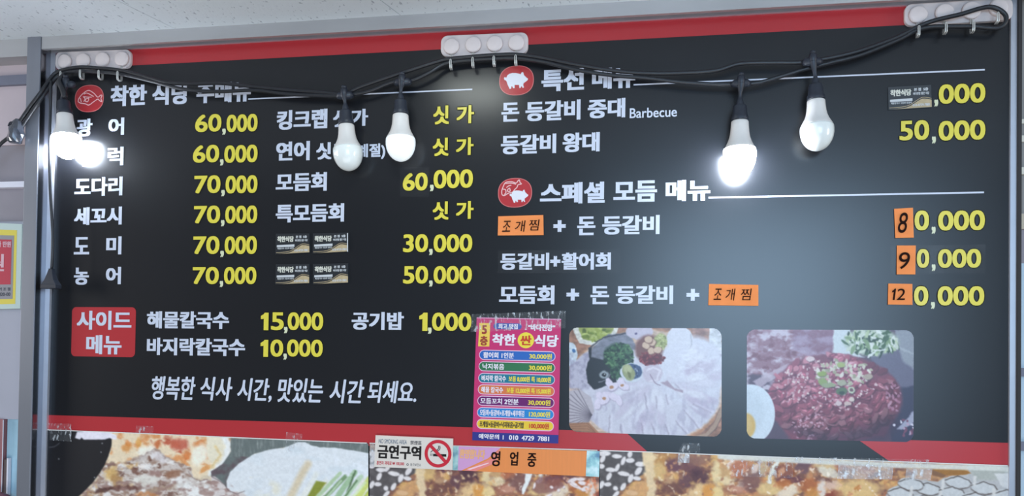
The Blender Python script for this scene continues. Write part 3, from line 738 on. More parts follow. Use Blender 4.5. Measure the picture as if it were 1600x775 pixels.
p.line([(1700, 100), (1766, 220), (1740, 380), (1600, 490)], 60, (228, 228, 226), 26, .9); p.line([(1640, 230), (1690, 330), (1590, 440)], 20, (214, 186, 130), 18, .8)
m = p.pol([(590, 400), (720, 400), (860, 340), (960, 300), (1050, 250), (1130, 290), (1200, 350), (1400, 430), (1450, 550), (1600, 560), (1760, 640), (1800, 760), (1790, 1000), (300, 1000), (380, 680), (470, 600)], (198, 186, 178), 14)
p.blot((146, 116, 100), 60, 34, 12, .50, .66, m, .8); p.blot((232, 228, 224), 80, 46, 13, .52, .68, m, .85)
p.blot((110, 76, 64), 44, 26, 16, .60, .72, m*(p.x < 1400), .8); p.blot((206, 166, 110), 60, 60, 14, .55, .7, m*(p.x < 900), .7)
for x, y, rx, ry, a, c in ((870, 470, 40, 22, 20, (110, 72, 60)), (930, 430, 34, 24, 0, (232, 222, 214)), (1060, 490, 60, 30, 10, (150, 116, 108)), (1230, 500, 80, 40, -20, (140, 96, 72)), (1100, 340, 80, 44, 30, (214, 206, 206)),
                         (750, 630, 200, 22, 0, (96, 60, 54)), (560, 650, 90, 24, -10, (74, 44, 40)), (640, 500, 60, 70, 0, (214, 176, 110)), (680, 560, 50, 60, 0, (170, 130, 84)), (950, 560, 140, 50, -6, (220, 216, 206)), (1150, 630, 180, 24, -12, (166, 140, 118)),
                         (1340, 600, 90, 60, -30, (226, 224, 220)), (1500, 660, 120, 50, -14, (228, 226, 222)), (980, 690, 120, 22, 0, (190, 130, 84)), (1560, 760, 140, 60, 0, (236, 234, 230)), (900, 780, 300, 60, 0, (206, 196, 190)), (640, 400, 50, 18, 8, (120, 90, 84))):
    p.ell(x, y, rx, ry, c, a, .6, .8)
p.line([(900, 370), (960, 310), (1040, 262)], 7, (150, 130, 132), 8, .8); p.line([(1380, 470), (1440, 545), (1560, 560)], 8, (120, 96, 90), 8, .8)
# steel griddle, radish, greens (right half, second set of pixel coordinates)
p.frame(330, 660, 6.154, 1.2)
m = p.pol([(190, 150), (1530, 190), (1530, 300), (1000, 250), (700, 240), (420, 300), (240, 420), (150, 560), (150, 640), (60, 560), (0, 520), (0, 470), (110, 400), (190, 280), (185, 200)], (104, 112, 110), 6)
p.blot((156, 160, 156), 10, 70, 22, .5, .75, m*(p.y < 330), .6); p.blot((96, 78, 84), 90, 60, 23, .45, .7, m*(p.y > 330), .8)
p.line([(445, 175), (447, 255)], 4, (190, 194, 190), 4, .8)
m = p.pol([(150, 560), (180, 480), (260, 400), (400, 310), (560, 260), (700, 245), (760, 220), (830, 190), (900, 190), (960, 220), (1040, 238), (1200, 245), (1400, 275), (1530, 300), (1530, 1000), (120, 1000), (150, 640)], (214, 216, 218), 6)
p.blot((196, 206, 212), 200, 90, 24, .5, .8, m, .5); p.blot((222, 214, 190), 160, 120, 25, .5, .8, m*(p.y > 520), .7)
p.line([(930, 400), (860, 520), (760, 720), (720, 900)], 70, (206, 186, 152), 40, .8); p.line([(1010, 500), (930, 640), (820, 800)], 50, (222, 220, 210), 30, .7)
p.pol([(1010, 560), (1110, 580), (1000, 720), (960, 800), (900, 800), (930, 700)], (134, 140, 54), 16)
for (x0, y0, x1, y1, w_, c) in ((1240, 490, 980, 760, 34, (168, 190, 150)), (1290, 520, 1060, 760, 40, (110, 140, 96)), (1250, 560, 1110, 720, 16, (190, 208, 178)), (1380, 480, 1180, 760, 52, (150, 178, 140)), (1385, 470, 1290, 720, 16, (72, 98, 66)),
                              (1440, 520, 1260, 760, 44, (176, 198, 166)), (1400, 560, 1270, 740, 14, (80, 108, 70)), (1530, 540, 1380, 770, 60, (196, 204, 110)), (1480, 580, 1330, 760, 22, (206, 218, 176)), (1540, 640, 1440, 770, 30, (176, 186, 78))):
    p.line([(x0, y0), (x1, y1), (x1-120, y1+200)], w_, c, 12, .92)
p.blot((222, 224, 228), 60, 60, 27, .45, .7, (p.x > 1180)*(p.y < 520)*(p.y > 300), .8)
p.pol([(0, 520), (40, 520), (120, 590), (160, 650), (300, 680), (420, 760), (430, 1000), (0, 1000)], (206, 196, 192), 10); p.blot((150, 120, 112), 50, 34, 28, .5, .7, (p.x < 400)*(p.y > 560)*(p.y < 1000)*(p.x < p.y*.9-340), .8)
p.line([(0, 520), (60, 550), (130, 600), (160, 650), (250, 690), (320, 660)], 6, (90, 70, 74), 6, .8)
# dark plate edge at the far left
p.frame(70, 660, 6.154, .8)
p.pol([(-60, 60), (300, 60), (620, 120), (645, 165), (640, 230), (610, 330), (570, 420), (520, 500), (450, 590), (340, 700), (240, 780), (100, 1000), (-60, 1000)], (28, 28, 33), 4)
p.pol([(290, 150), (310, 88), (470, 88), (640, 100), (690, 128), (688, 165), (645, 160), (620, 150), (580, 165), (370, 165), (355, 145), (335, 165)], (226, 220, 228), 4)
for x, y in ((553, 200), (540, 286), (480, 530), (135, 352)): p.ell(x, y, 6, 7, (170, 170, 170), 0, .5)
p.line([(40, 240), (90, 235), (140, 200)], 7, (120, 120, 124), 5, .8)
poster('food_poster', X, Y, p.im, 'food poster with white radish, green stalks and a dark plate edge')

def paint_spare_ribs(p, dx):
    """glazed meat beside perforated foil, the same print on both right-hand posters"""
    p.frame(930+dx, 690, 6.957)
    p.blot((108, 70, 64), 90, 60, 41, .40, .66, 1, .85); p.blot((214, 170, 104), 80, 50, 42, .52, .68, 1, .85); p.blot((186, 122, 82), 50, 40, 43, .55, .72, 1, .7)
    p.frame(930+dx, 690, 6.957, 1.2)
    m = p.pol([(-40, 90), (500, 90), (520, 200), (560, 330), (480, 380), (330, 480), (260, 540), (180, 700), (-40, 900)], (84, 78, 78), 8)
    p.blot((104, 98, 98), 60, 40, 44, .45, .7, m, .7)
    for x, y, rx, ry, a in ((235, 160, 50, 22, 4), (305, 210, 46, 20, -70), (380, 205, 42, 24, 0), (378, 140, 34, 22, -70), (90, 130, 70, 26, 0), (80, 190, 40, 22, -65), (170, 308, 52, 22, 4), (240, 285, 44, 20, -65),
                            (310, 350, 60, 22, 10), (150, 380, 42, 22, -65), (385, 400, 44, 24, -70), (470, 320, 50, 26, -55), (490, 245, 50, 24, 0), (70, 470, 40, 22, -70), (135, 465, 36, 20, 0), (222, 508, 26, 22, 40),
                            (305, 490, 42, 22, -60), (455, 400, 40, 20, 10), (225, 575, 44, 20, -50), (70, 268, 30, 24, 0), (400, 560, 60, 24, 5), (20, 400, 30, 24, 60), (60, 620, 50, 22, 10), (150, 660, 44, 20, -60)):
        p.ell(x+3, y+6, rx*1.12, ry*1.15, (50, 44, 46), a, .3, .7); p.ell(x, y, rx*1.12, ry*1.15, (216, 208, 206), a, .25)
    # pale fat edge and glazed pieces
    p.frame(930+dx, 690, 6.957, 9)
    p.pol([(500, 90), (640, 90), (650, 300), (660, 600), (640, 900), (540, 900), (570, 520), (540, 330)], (222, 198, 160), 24, .9)
    p.pol([(420, 470), (560, 400), (570, 560), (430, 640), (300, 640), (290, 560)], (206, 158, 108), 18, .8)
    for x, y, rx, ry, a, c in ((760, 190, 130, 90, 0, (176, 128, 74)), (700, 330, 60, 100, 0, (206, 172, 116)), (860, 260, 90, 70, 20, (96, 60, 76)), (830, 350, 40, 16, 40, (222, 178, 134)), (1050, 260, 100, 90, 0, (104, 66, 72)),
                            (1130, 380, 110, 90, 0, (74, 44, 58)), (1120, 200, 100, 60, 0, (140, 100, 84)), (840, 500, 130, 70, 0, (110, 72, 66)), (800, 420, 60, 40, 0, (178, 140, 108)), (1180, 560, 180, 110, -10, (224, 190, 140)), (1240, 540, 70, 80, 10, (206, 140, 66)),
                            (1340, 560, 60, 70, 0, (222, 196, 140)), (1320, 340, 50, 130, 0, (226, 206, 160)), (1430, 320, 80, 80, 0, (196, 158, 112)), (1560, 300, 80, 100, 0, (178, 106, 76)), (1520, 180, 90, 50, -20, (228, 216, 208)), (1460, 240, 34, 60, 20, (232, 220, 212)),
                            (1440, 430, 80, 50, 0, (224, 204, 164)), (1540, 520, 120, 60, 0, (160, 104, 84)), (1580, 470, 44, 18, -20, (226, 210, 190)), (980, 430, 60, 80, 0, (92, 60, 72)), (600, 180, 60, 50, 0, (226, 200, 158)), (1390, 230, 20, 18, 0, (240, 214, 180))):
        p.ell(x, y, rx, ry, c, a, .55, .85)
    p.scatter(110, (660, 110, 1650, 640, 1), (10, 24), (8, 16), [(226, 196, 150), (206, 152, 104), (150, 96, 74), (236, 216, 186)], 51+int(dx), .6, .7)
def more_ribs(p, dx):
    p.frame(1140+dx, 690, 6.957, 9)
    for x, y, rx, ry, a, c in ((120, 270, 110, 90, 0, (178, 104, 66)), (230, 440, 120, 100, 0, (122, 84, 80)), (100, 520, 80, 40, 0, (190, 140, 118)), (280, 290, 40, 60, 20, (216, 196, 186)), (370, 280, 50, 80, 0, (196, 170, 130)), (600, 320, 110, 100, 0, (130, 62, 34)),
                            (560, 330, 24, 60, 20, (206, 150, 110)), (660, 420, 160, 40, 0, (96, 54, 66)), (800, 270, 90, 80, 0, (100, 70, 80)), (580, 470, 110, 60, -10, (176, 104, 56)), (430, 520, 120, 80, 0, (214, 184, 130)), (640, 540, 140, 60, -20, (220, 204, 184)),
                            (860, 480, 110, 80, 0, (166, 96, 56)), (1000, 540, 50, 120, 0, (216, 204, 196)), (1130, 480, 90, 50, 0, (214, 180, 160)), (1140, 580, 100, 60, 0, (130, 58, 44)), (1400, 520, 240, 120, 0, (214, 180, 124)), (1390, 510, 36, 30, 0, (186, 120, 62)),
                            (1050, 270, 130, 50, 0, (206, 178, 132)), (1080, 340, 120, 50, 20, (212, 202, 184)), (1200, 260, 70, 40, 0, (168, 112, 90)), (1500, 300, 90, 50, 0, (170, 112, 84)), (900, 560, 80, 60, 0, (190, 130, 66))):
        p.ell(x, y, rx, ry, c, a, .5, .88)
    p.scatter(90, (0, 200, 1600, 620, 1), (9, 20), (8, 14), [(232, 206, 180), (222, 176, 140), (240, 226, 210), (196, 128, 92)], 61, .5, .75)
    p.line([(520, 205), (500, 260), (440, 400), (425, 430)], 44, (222, 218, 206), 10); p.line([(535, 240), (440, 420)], 6, (92, 74, 64), 6, .8)
X, Y = pgrid(577.5, 935.8, 460, 150)
p = Paint(X, Y, (150, 106, 84)); paint_spare_ribs(p, -359); more_ribs(p, -359)
p.frame(760, 690, 8, 2)
p.pol([(490, 395), (575, 400), (540, 500), (490, 610), (465, 660), (440, 650), (445, 590), (480, 500)], (222, 222, 218), 5)
p.pol([(560, 600), (640, 440), (900, 430), (980, 560), (800, 640), (650, 660)], (120, 74, 78), 30, .7)
for x, y, rx, ry, a in ((1080, 480, 70, 24, -20), (1120, 560, 90, 20, 25), (1200, 520, 60, 26, 10), (1090, 520, 60, 18, 40), (1230, 590, 50, 30, -20), (1180, 470, 50, 22, 0), (600, 550, 16, 40, 15), (815, 570, 22, 20, 0), (970, 570, 16, 18, 0), (900, 610, 18, 22, 0), (760, 690, 70, 20, -30)):
    p.ell(x+3, y+5, rx, ry, (120, 80, 76), a, .4, .7); p.ell(x, y, rx, ry, (224, 210, 208), a, .3)
p.scatter(24, (1240, 440, 1400, 690), (12, 22), (10, 20), [(222, 150, 110), (206, 120, 84), (236, 200, 180)], 71, .4, .8)
poster('food_poster', X, Y, p.im, 'narrow food poster of glazed ribs on pierced foil, below the no smoking sign')
X, Y = pgrid(937.2, 1577, 820, 140)
p = Paint(X, Y, (186, 140, 96)); paint_spare_ribs(p, 0); more_ribs(p, 0)
p.frame(1360, 690, 6.667, 2)                                               # white perforated foil at the right
m = p.pol([(230, 480), (330, 440), (420, 390), (600, 400), (700, 420), (760, 380), (1040, 330), (1000, 260), (1600, 200), (1600, 1000), (120, 1000), (160, 560)], (176, 174, 174), 10)
p.pol([(1000, 240), (1500, 240), (1500, 420), (1300, 400), (1100, 400)], (166, 168, 160), 30, .9); p.pol([(1290, 330), (1440, 330), (1500, 520), (1360, 460)], (206, 204, 202), 12, .9)
for cx, cy in ((600, 490), (910, 420), (850, 530), (310, 540), (1180, 480), (1090, 590), (560, 620), (1420, 560), (420, 440), (1330, 680), (820, 660), (250, 660)):
    p.ell(cx, cy+10, 136, 66, (90, 80, 76), 8, .12, .85); p.ell(cx, cy, 134, 62, (190, 190, 190), 8, .1)
    p.line([(cx-130, cy-20), (cx, cy-62), (cx+110, cy-20), (cx+140, cy+20)], 10, (58, 48, 44), 6, .8)
for cx, cy in ((760, 450), (1090, 410), (430, 520), (730, 570), (1290, 540)): p.line([(cx, cy-40), (cx-8, cy+40)], 34, (204, 200, 196), 8, .9)
p.pol([(640, 285), (980, 290), (1050, 330), (960, 350), (780, 350), (650, 310)], (150, 104, 48), 8); p.pol([(640, 290), (790, 350), (760, 380), (640, 350)], (128, 92, 64), 8)
p.frame(0, 0, 1, 0)
p.line([(1125, float(ptop(1125))+2), (1250, float(ptop(1250))+3.5), (1400, float(ptop(1400))+5), (1560, float(ptop(1560))+4), (1577, 734)], 8, (206, 206, 198), 2.5, .92)
poster('food_poster', X, Y, p.im, 'wide food poster of glazed ribs with crumpled clear tapes, below the two round-cornered photos')

# ------------------------------------------------------------------ hook racks
def hook_rack(name, x0, x1, ya, yb, cs, hk, label):
    """x0,x1 ends; ya=(top,bottom) at the left end; yb at the right; cs disc centres; hk hook tips"""
    d = -.009
    a0, a1 = P(x0, ya[0], d), P(x0, ya[1], d); b0, b1 = P(x1, yb[0], d), P(x1, yb[1], d)
    t = thing(name, label, 'hook rack', ((a0[0]+b0[0])/2, 0, (a1[2]+b1[2])/2), 'white four-disc hook racks on the red band')
    L = b0[0]-a0[0]; ha = a0[2]-a1[2]; hb = b0[2]-b1[2]; hgt = (ha+hb)/2
    zc0 = (a0[2]+a1[2])/2; zc1 = (b0[2]+b1[2])/2; sl = (zc1-zc0)/L
    pts = [(a0[0]+x, zc0+x*sl+z-hgt/2) for x, z in rrect(0, L, 0, hgt, hgt*.32)]
    o = prism('backplate', pts, d, 0, M_plastic, t); md = o.modifiers.new('bevel', 'BEVEL'); md.width = .0015; md.segments = 2; md.limit_method = 'ANGLE'
    for (cx, cy), (hx, hy) in zip(cs, hk):
        c = P(cx, cy, -.017); r = .0165
        lathe('disc', [(0, r*.92), (.0006, r), (.005, r), (.0062, r*.96), (.0070, r*.8), (.0072, 0)], (c[0], -.0095, c[2]), (0.02, -1, .0), M_plastic, t, n=36)
        h = P(hx, hy, -.028)
        for s in (-.0015, .0015):
            pts = smooth_path([(c[0]+s, -.0125, c[2]-.012), (c[0]+s, -.0125, c[2]-.019), ((c[0]*.6+h[0]*.4)+s, -.0135, h[2]+.006), (h[0]+s, -.019, h[2]-.0008), (h[0]+s, -.0262, h[2]-.0008), (h[0]+s, -.0290, h[2]+.003), (h[0]+s, -.0295, h[2]+.0165)], 5)
            V, Fc = tube_vf(pts, .0011, 8)
            if s < 0: V0, F0 = V, Fc
            else:
                n0 = len(V0); V2, F2 = V0+V, F0+[tuple(i+n0 for i in f) for f in Fc]
                V2, F2 = tube_vf([(h[0]-.0013, -.0295, h[2]+.0165), (h[0], -.0297, h[2]+.0175), (h[0]+.0013, -.0295, h[2]+.0165)], .0009, 8, V2, F2)
                mesh('hook', V2, F2, M_wire, t, smooth=True)
    return t
hook_rack('hook_rack', 86.6, 204, (82, 108), (75.5, 106.5), [(98.7, 94.8), (128, 93.3), (158.3, 91.7), (188.5, 90.7)], [(95, 124), (125.5, 121.5), (154.5, 122), (184, 124)],
          'white four-disc hook rack in the corner by the grey window post')
hook_rack('hook_rack', 689, 825, (55.5, 88.5), (50, 83), [(704.6, 71.2), (738.8, 68.4), (772.5, 67), (806.4, 65.6)], [(704, 106), (738.5, 103), (771.5, 101), (805.5, 99.5)],
          'white four-disc hook rack halfway along the board, all four hooks bare in front')
hook_rack('hook_rack', 1414, 1583.2, (6, 41), (-4.5, 30.5), [(1435.7, 21.3), (1477.3, 17.8), (1519.5, 14.5), (1562, 9.8)], [(1435.5, 55), (1478, 50), (1521, 48), (1559, 34)],
          'white four-disc hook rack at the far end, with black cord looped over it')

# ------------------------------------------------------------------ string lights
CY = -.036
ls = thing('string_lights', 'black outdoor string light cord with five sockets strung along the hook racks', 'string lights', tuple(P(800, 130, CY)))
def cord(lines, r=.0042, name='cord', m=None):
    V, Fc = [], []
    for l in lines:
        pts = smooth_path([P(q[0], q[1], q[2] if len(q) > 2 else CY+.012) for q in l], 8)
        V, Fc = tube_vf(pts, r, 10, V, Fc)
    return mesh(name, V, Fc, m or M_cable, ls, smooth=True)
H = -.0222
cord([[(25, 199, -.046), (46, 168, -.046), (62, 147, -.046), (74, 130, -.034), (86, 115, H), (103, 108.5, H), (126, 105, H), (155, 106.5, H), (185, 109.5, H), (222, 118.5, H), (262, 129), (300, 131), (345, 130), (400, 136), (455, 141), (505, 144.5), (537, 147),
       (560, 137), (600, 123), (640, 110), (688, 95, H), (705, 92, H), (740, 88.5, H), (775, 86, H), (810, 85.5, H), (850, 91, H), (900, 101), (960, 110.5), (1010, 114.5), (1070, 114), (1120, 110), (1155, 100), (1200, 98), (1245, 98), (1268, 95),
       (1300, 90), (1345, 79), (1400, 59, H), (1436, 41, H), (1462, 31.5, -.0235), (1500, 22.5, -.0235), (1532, 13, -.0235), (1548, 11, -.0235), (1561, 15, -.0235), (1571, 24, -.0235), (1571, 35, -.0235), (1561, 43.5, H), (1540, 43.2, H), (1521, 41.5, H), (1480, 41.5, H), (1456, 42, H), (1436, 46, H), (1418, 54, H)]])
cord([[(30, 205, -.044), (48, 177, -.044), (63, 156, -.044), (76, 138, -.034), (88, 121, H), (104, 113.5, H), (126, 111, H), (155, 112.5, H), (184, 115, H), (230, 125, H), (285, 139), (340, 143), (396, 141), (450, 147), (500, 149), (537, 149), (575, 143), (606, 131),
       (626, 126), (645, 125.5), (672, 113), (688, 103, H), (704, 97.5, H), (738, 94, H), (772, 92, H), (806, 91, H), (850, 97, H), (905, 110), (960, 118), (1010, 122), (1060, 128), (1100, 131), (1135, 132), (1158, 131), (1185, 129.5), (1225, 118), (1262, 107),
       (1300, 97.5), (1345, 86), (1400, 64, H), (1418, 55, H), (1432, 47, H)]], .0040)
cord([[(80, 127, -.034), (79.5, 138, -.040), (78.5, 175, -.04), (77.5, 230, -.04), (78, 290, -.04), (81, 340, -.04), (82.5, 380, -.04), (80.5, 420, -.04)]], .0030, 'drop_cord')
cord([[(100, 118, -.03), (93, 128, -.042), (98, 140, -.05), (101, 152, -.052)]], .006)
cord([[(-15, 246, -.044), (0, 226, -.044), (14, 214, -.044), (26, 200, -.044)]], .0038, 'lead_cord')
# end cap at the bottom of the dropped cord, and the taped coupling at the left
c = P(80.5, 420, -.04)
V, Fc = [], []
for k, (dz, hw, hd) in enumerate(((0, .004, .004), (-.012, .007, .006), (-.026, .012, .008), (-.034, .0175, .009), (-.036, .0185, .0095), (-.044, .0185, .0095), (-.0445, .017, .008))):
    b = len(V); V += [(c[0]-hw, c[1]-hd, c[2]+dz), (c[0]+hw, c[1]-hd, c[2]+dz), (c[0]+hw, c[1]+hd, c[2]+dz), (c[0]-hw, c[1]+hd, c[2]+dz)]
    if k: Fc += [(b-4+i, b-4+(i+1) % 4, b+(i+1) % 4, b+i) for i in range(4)]
Fc += [(0, 1, 2, 3), (len(V)-1, len(V)-2, len(V)-3, len(V)-4)]
o = mesh('end_cap', V, Fc, M_socket, ls); md = o.modifiers.new('b', 'BEVEL'); md.width = .0012; md.segments = 2
a = P(28, 186, -.046); b = P(22, 232, -.046); ax = b-a; ax /= np.linalg.norm(ax); V, Fc = [], []
rnd = random.Random(3); prof = [(0, .006), (.006, .011), (.014, .014), (.024, .017), (.034, .0185), (.044, .018), (.052, .0165), (.055, .012)]
sd = np.cross(ax, (0, 1, 0)); sd /= np.linalg.norm(sd)
for d, r in prof:
    for k in range(14):
        t = 2*math.pi*k/14; rr = r*(1+rnd.uniform(-.13, .13)); V.append(tuple(a+ax*d+rr*(math.cos(t)*sd+math.sin(t)*np.array((0, .7, 0)))))
for i in range(len(prof)-1):
    for k in range(14): Fc.append((i*14+k, i*14+(k+1) % 14, (i+1)*14+(k+1) % 14, (i+1)*14+k))
Fc += [tuple(range(14))[::-1], tuple(range((len(prof)-1)*14, len(prof)*14))]
mesh('taped_coupling', V, Fc, mat('wrap_plastic', (62, 66, 76), rough=.22, spec=.7, noise=.3, nscale=70, coat=.8), ls)
V, Fc = tube_vf(smooth_path([P(13, 197, -.05), P(16, 191, -.052), P(21, 192, -.052), P(19, 199, -.05)], 5), .0016, 8); mesh('cable_tie', V, Fc, M_socket, ls)

BY = -.0335
def globe_mat(i, e, col=(1, 1, 1)):
    m = mat('globe_%d' % i, (236, 240, 236), rough=.22, spec=.5, coat=.5, emit=e, ecol=col); return m
PROF_C = [(0, .008), (.0002, .0148), (.002, .0163), (.010, .0168), (.020, .0178), (.028, .0195), (.035, .0222), (.041, .0256), (.0455, .0282), (.0475, .0290)]
PROF_G = [(.0462, .0270), (.0475, .0294), (.0500, .0304), (.0550, .0308), (.062, .0306), (.070, .0290), (.077, .0262), (.0835, .0220), (.0885, .0170), (.0920, .0112), (.0940, .0052), (.0946, 0)]
def bulb(i, top, bot, tj, emit, power, label, sock_top=None, col=(.78, .87, 1.0)):
    """top / bot: pixel of collar top and globe tip; tj: pixel of the T joint on the cord"""
    a = P(*top, BY); b = P(*bot, BY); ax = (b-a); Lg = np.linalg.norm(ax); ax /= Lg; k = Lg/.0946
    t = thing('light_bulb', label, 'light bulb', tuple(a), 'LED bulbs hanging from the string lights')
    lathe('collar', [(d*k, r) for d, r in PROF_C], a, ax, M_collar, t, 40)
    g = lathe('globe', [(d*k, r) for d, r in PROF_G], a, ax, globe_mat(i, emit, col), t, 40)
    # socket, neck and T joint belong to the cord
    j = P(*tj, CY); s0 = a-ax*.031
    lathe('socket', [(0, .0085), (.0015, .0118), (.004, .0128), (.020, .0142), (.0225, .0158), (.029, .0164), (.0306, .0162)], s0, ax, M_socket, ls, 28)
    V, Fc = tube_vf(smooth_path([s0+ax*.002, s0-ax*.008, s0-ax*.016, (s0-ax*.016)*.35+j*.65, j], 4), 0, 10, taper=[.0082, .0078, .0072, .0066, .006, .0052, .0044, .004, .0036, .0036, .004, .005, .006, .0065, .0068, .007, .007][:17])
    neck = mesh('socket_neck', V, Fc, M_socket, ls, smooth=True)
    lathe('tee_joint', [(-.003, .005), (-.0015, .0072), (.010, .0074), (.013, .0058)], (j[0], j[1], j[2]+.010), (0, 0, -1), M_socket, ls, 16)
    V, Fc = tube_vf([(j[0]-.017, CY+.008, j[2]-.001), (j[0]-.012, CY+.005, j[2]), (j[0]+.012, CY+.005, j[2]), (j[0]+.017, CY+.008, j[2]+.001)], 0, 12, taper=[.0048, .0078, .0078, .0048])
    mesh('tee_joint', V, Fc, M_socket, ls, smooth=True)
    lathe('tee_knob', [(0, .0032), (.004, .0034), (.005, .0056), (.009, .0056), (.0095, .003)], (j[0], j[1], j[2]+.009), (0, 0, 1), M_socket, ls, 14)
bulb(0, (101, 178), (106, 248.5), (103, 131), 70, 0, 'glowing LED bulb at the window post end of the string')
bulb(1, (541.2, 195), (545.3, 267), (537.5, 148), .05, 0, 'unlit LED bulb hanging lowest, over the line of small bracketed lettering')
bulb(2, (626, 179), (626, 252.3), (628, 127), .55, .25, 'softly lit LED bulb, second of the close pair left of the middle rack')
bulb(3, (1156, 189), (1155.3, 277), (1158, 129), 85, 0, 'brilliantly glowing LED bulb on the right half of the board')
bulb(4, (1275, 156.5), (1277.5, 236), (1270, 95), .04, 0, 'unlit LED bulb right of the brilliant one, under the long white rule')

# ------------------------------------------------------------------ things stuck on the board
M_card = mat('card_black', (40, 42, 46), rough=.35, spec=.6, coat=.5, noise=.1, nscale=80)
M_gold = mat('card_gold', (188, 168, 132), rough=.4, noise=.12, nscale=120)
M_cream_ink = mat('cream_ink', (222, 220, 206), rough=.5)
M_cardw = mat('card_white', (206, 208, 210), rough=.5)
CARD = [(430.9, 365), (483.3, 364.6), (483.5, 395), (430.3, 397.5)], [(489, 364.6), (543.9, 363.4), (544, 393.6), (488.5, 396.2)], \
       [(431, 412.8), (483.3, 412.2), (483.1, 443), (429.9, 444.4)], [(489, 412.4), (543.9, 411.2), (543.7, 442.2), (489, 444.2)], \
       [(1387.5, 136.2), (1454.9, 132.6), (1455.8, 168), (1388.3, 171.8)]
CL = ['black and gold shop card taped up, upper left one of the four', 'black and gold shop card with a pale right edge, upper right one of the four',
      'black and gold shop card, lower left one of the four between dish and price columns', 'black and gold shop card, lower right one of the four between dish and price columns',
      'black and gold shop card covering the start of the topmost right-hand price']
for k, (cs, lb) in enumerate(zip(CARD, CL)):
    y = -.0020; q = quad_fn(cs, y)
    r = P(*cs[3], y)
    pts = [tuple(q(*uv)) for uv in ((0, 0), (1, 0), (1, 1), (0, 1))]
    o = prism('business_card', pts, y, y+.0008, M_card, root=r); tag(o, lb, 'card', 'shop cards stuck over menu items')
    TU(q, '착한식당', .05, .54, .13, .42, M_cream_ink, o, y-.0002, .10, .06)
    TU(q, '본 점  5층', .60, .93, .10, .24, M_cardw, o, y-.0002, .10, .06); TU(q, '바다전망 좋은 식당', .58, .95, .29, .41, M_cardw, o, y-.0002, .08, .04)
    PU('white_bar', q, [(.04, .56), (.56, .54), (.56, .66), (.04, .66)], y-.0002, M_cardw, o)
    TU(q, '해물칼국수 모듬회 등갈비', .06, .54, .68, .77, M_cardw, o, y-.0002, .06, .03)
    wave = [(u_, .98-.45*(1/(1+math.exp(-(u_-.62)*11)))+(.12*max(0, u_-.8)/.2)) for u_ in np.linspace(.02, 1, 20)]
    PU('gold_wave', q, wave+[(1, .97), (.3, .985)], y-.0003, M_gold, o)
    ln = [tuple(q(a_, b_-.06)) for a_, b_ in wave]; V, Fc = stroke('', ln, .0010, y-.0004, None, None, k=1); mesh('gold_line', V, Fc, M_gold, o)
    TU(q, '010-4729-7881', .56, .96, .80, .91, M_cardw, o, y-.0005, .08, .04)
    if k == 1: PU('curled_edge', q, [(.975, .04), (1.0, .02), (1.0, 1.0), (.975, .98)], y-.0012, M_cardw, o, .0006)
def note(cs, txt, label, boxes, dy=-.002):
    q = quad_fn(cs, dy); r = P(*cs[3], dy)
    V = []; n = 8; Fc = []
    for j in range(n+1):
        for i in range(n+1):
            a, b = q(i/n, j/n); V.append((a, dy-.0010*((i/n-.5)**2)-.0008*(j/n)**2, b))
    for j in range(n):
        for i in range(n): k = j*(n+1)+i; Fc.append((k, k+n+1, k+n+2, k+1))
    m0 = len(V); V += [(v_[0], v_[1]+.0003, v_[2]) for v_ in V]; Fc += [tuple(i+m0 for i in f)[::-1] for f in list(Fc)]
    o = mesh('sticky_note', V, Fc, M_orange, root=r); tag(o, label, 'note', 'orange notes correcting the menu')
    for ch, (x0, x1, y0, y1) in zip(txt, boxes):
        T(ch, x0, x1, y0, y1, M_marker, o, dx=.005, dz=.005, y=dy-.0022, name='handwriting', shear=.12)
    return o
note([(778.5, 338), (848.9, 335.9), (849.5, 367.3), (777.9, 368)], '조개찜', 'orange note with three handwritten letters, left of the plus sign', [(785.5, 798, 345, 362), (805, 820, 344.5, 362), (826.5, 842, 343, 360)])
note([(1107.8, 443.6), (1184.9, 445.2), (1184.9, 478), (1106.6, 477)], '조개찜', 'orange note with three handwritten letters, after the last plus sign', [(1116, 1127.5, 451, 468.5), (1134, 1148, 451, 469.5), (1157.5, 1173.5, 451, 469)])
note([(1397, 326.2), (1426.5, 324.6), (1427.5, 371.4), (1398.7, 372)], '8', 'orange note with handwritten eight in front of the price', [(1404, 1418, 332, 364)])
note([(1401.3, 383.6), (1430.9, 383.6), (1429.9, 428.8), (1400.7, 428.8)], '9', 'orange note with handwritten nine in front of the price', [(1404, 1421.5, 394, 420.5)])
note([(1388, 443), (1425.5, 443.7), (1425.5, 476.4), (1387, 475.8)], '12', 'orange note with handwritten twelve in front of the lowest price', [(1393.5, 1399, 451, 468.8), (1402, 1414.8, 451, 468.8)])

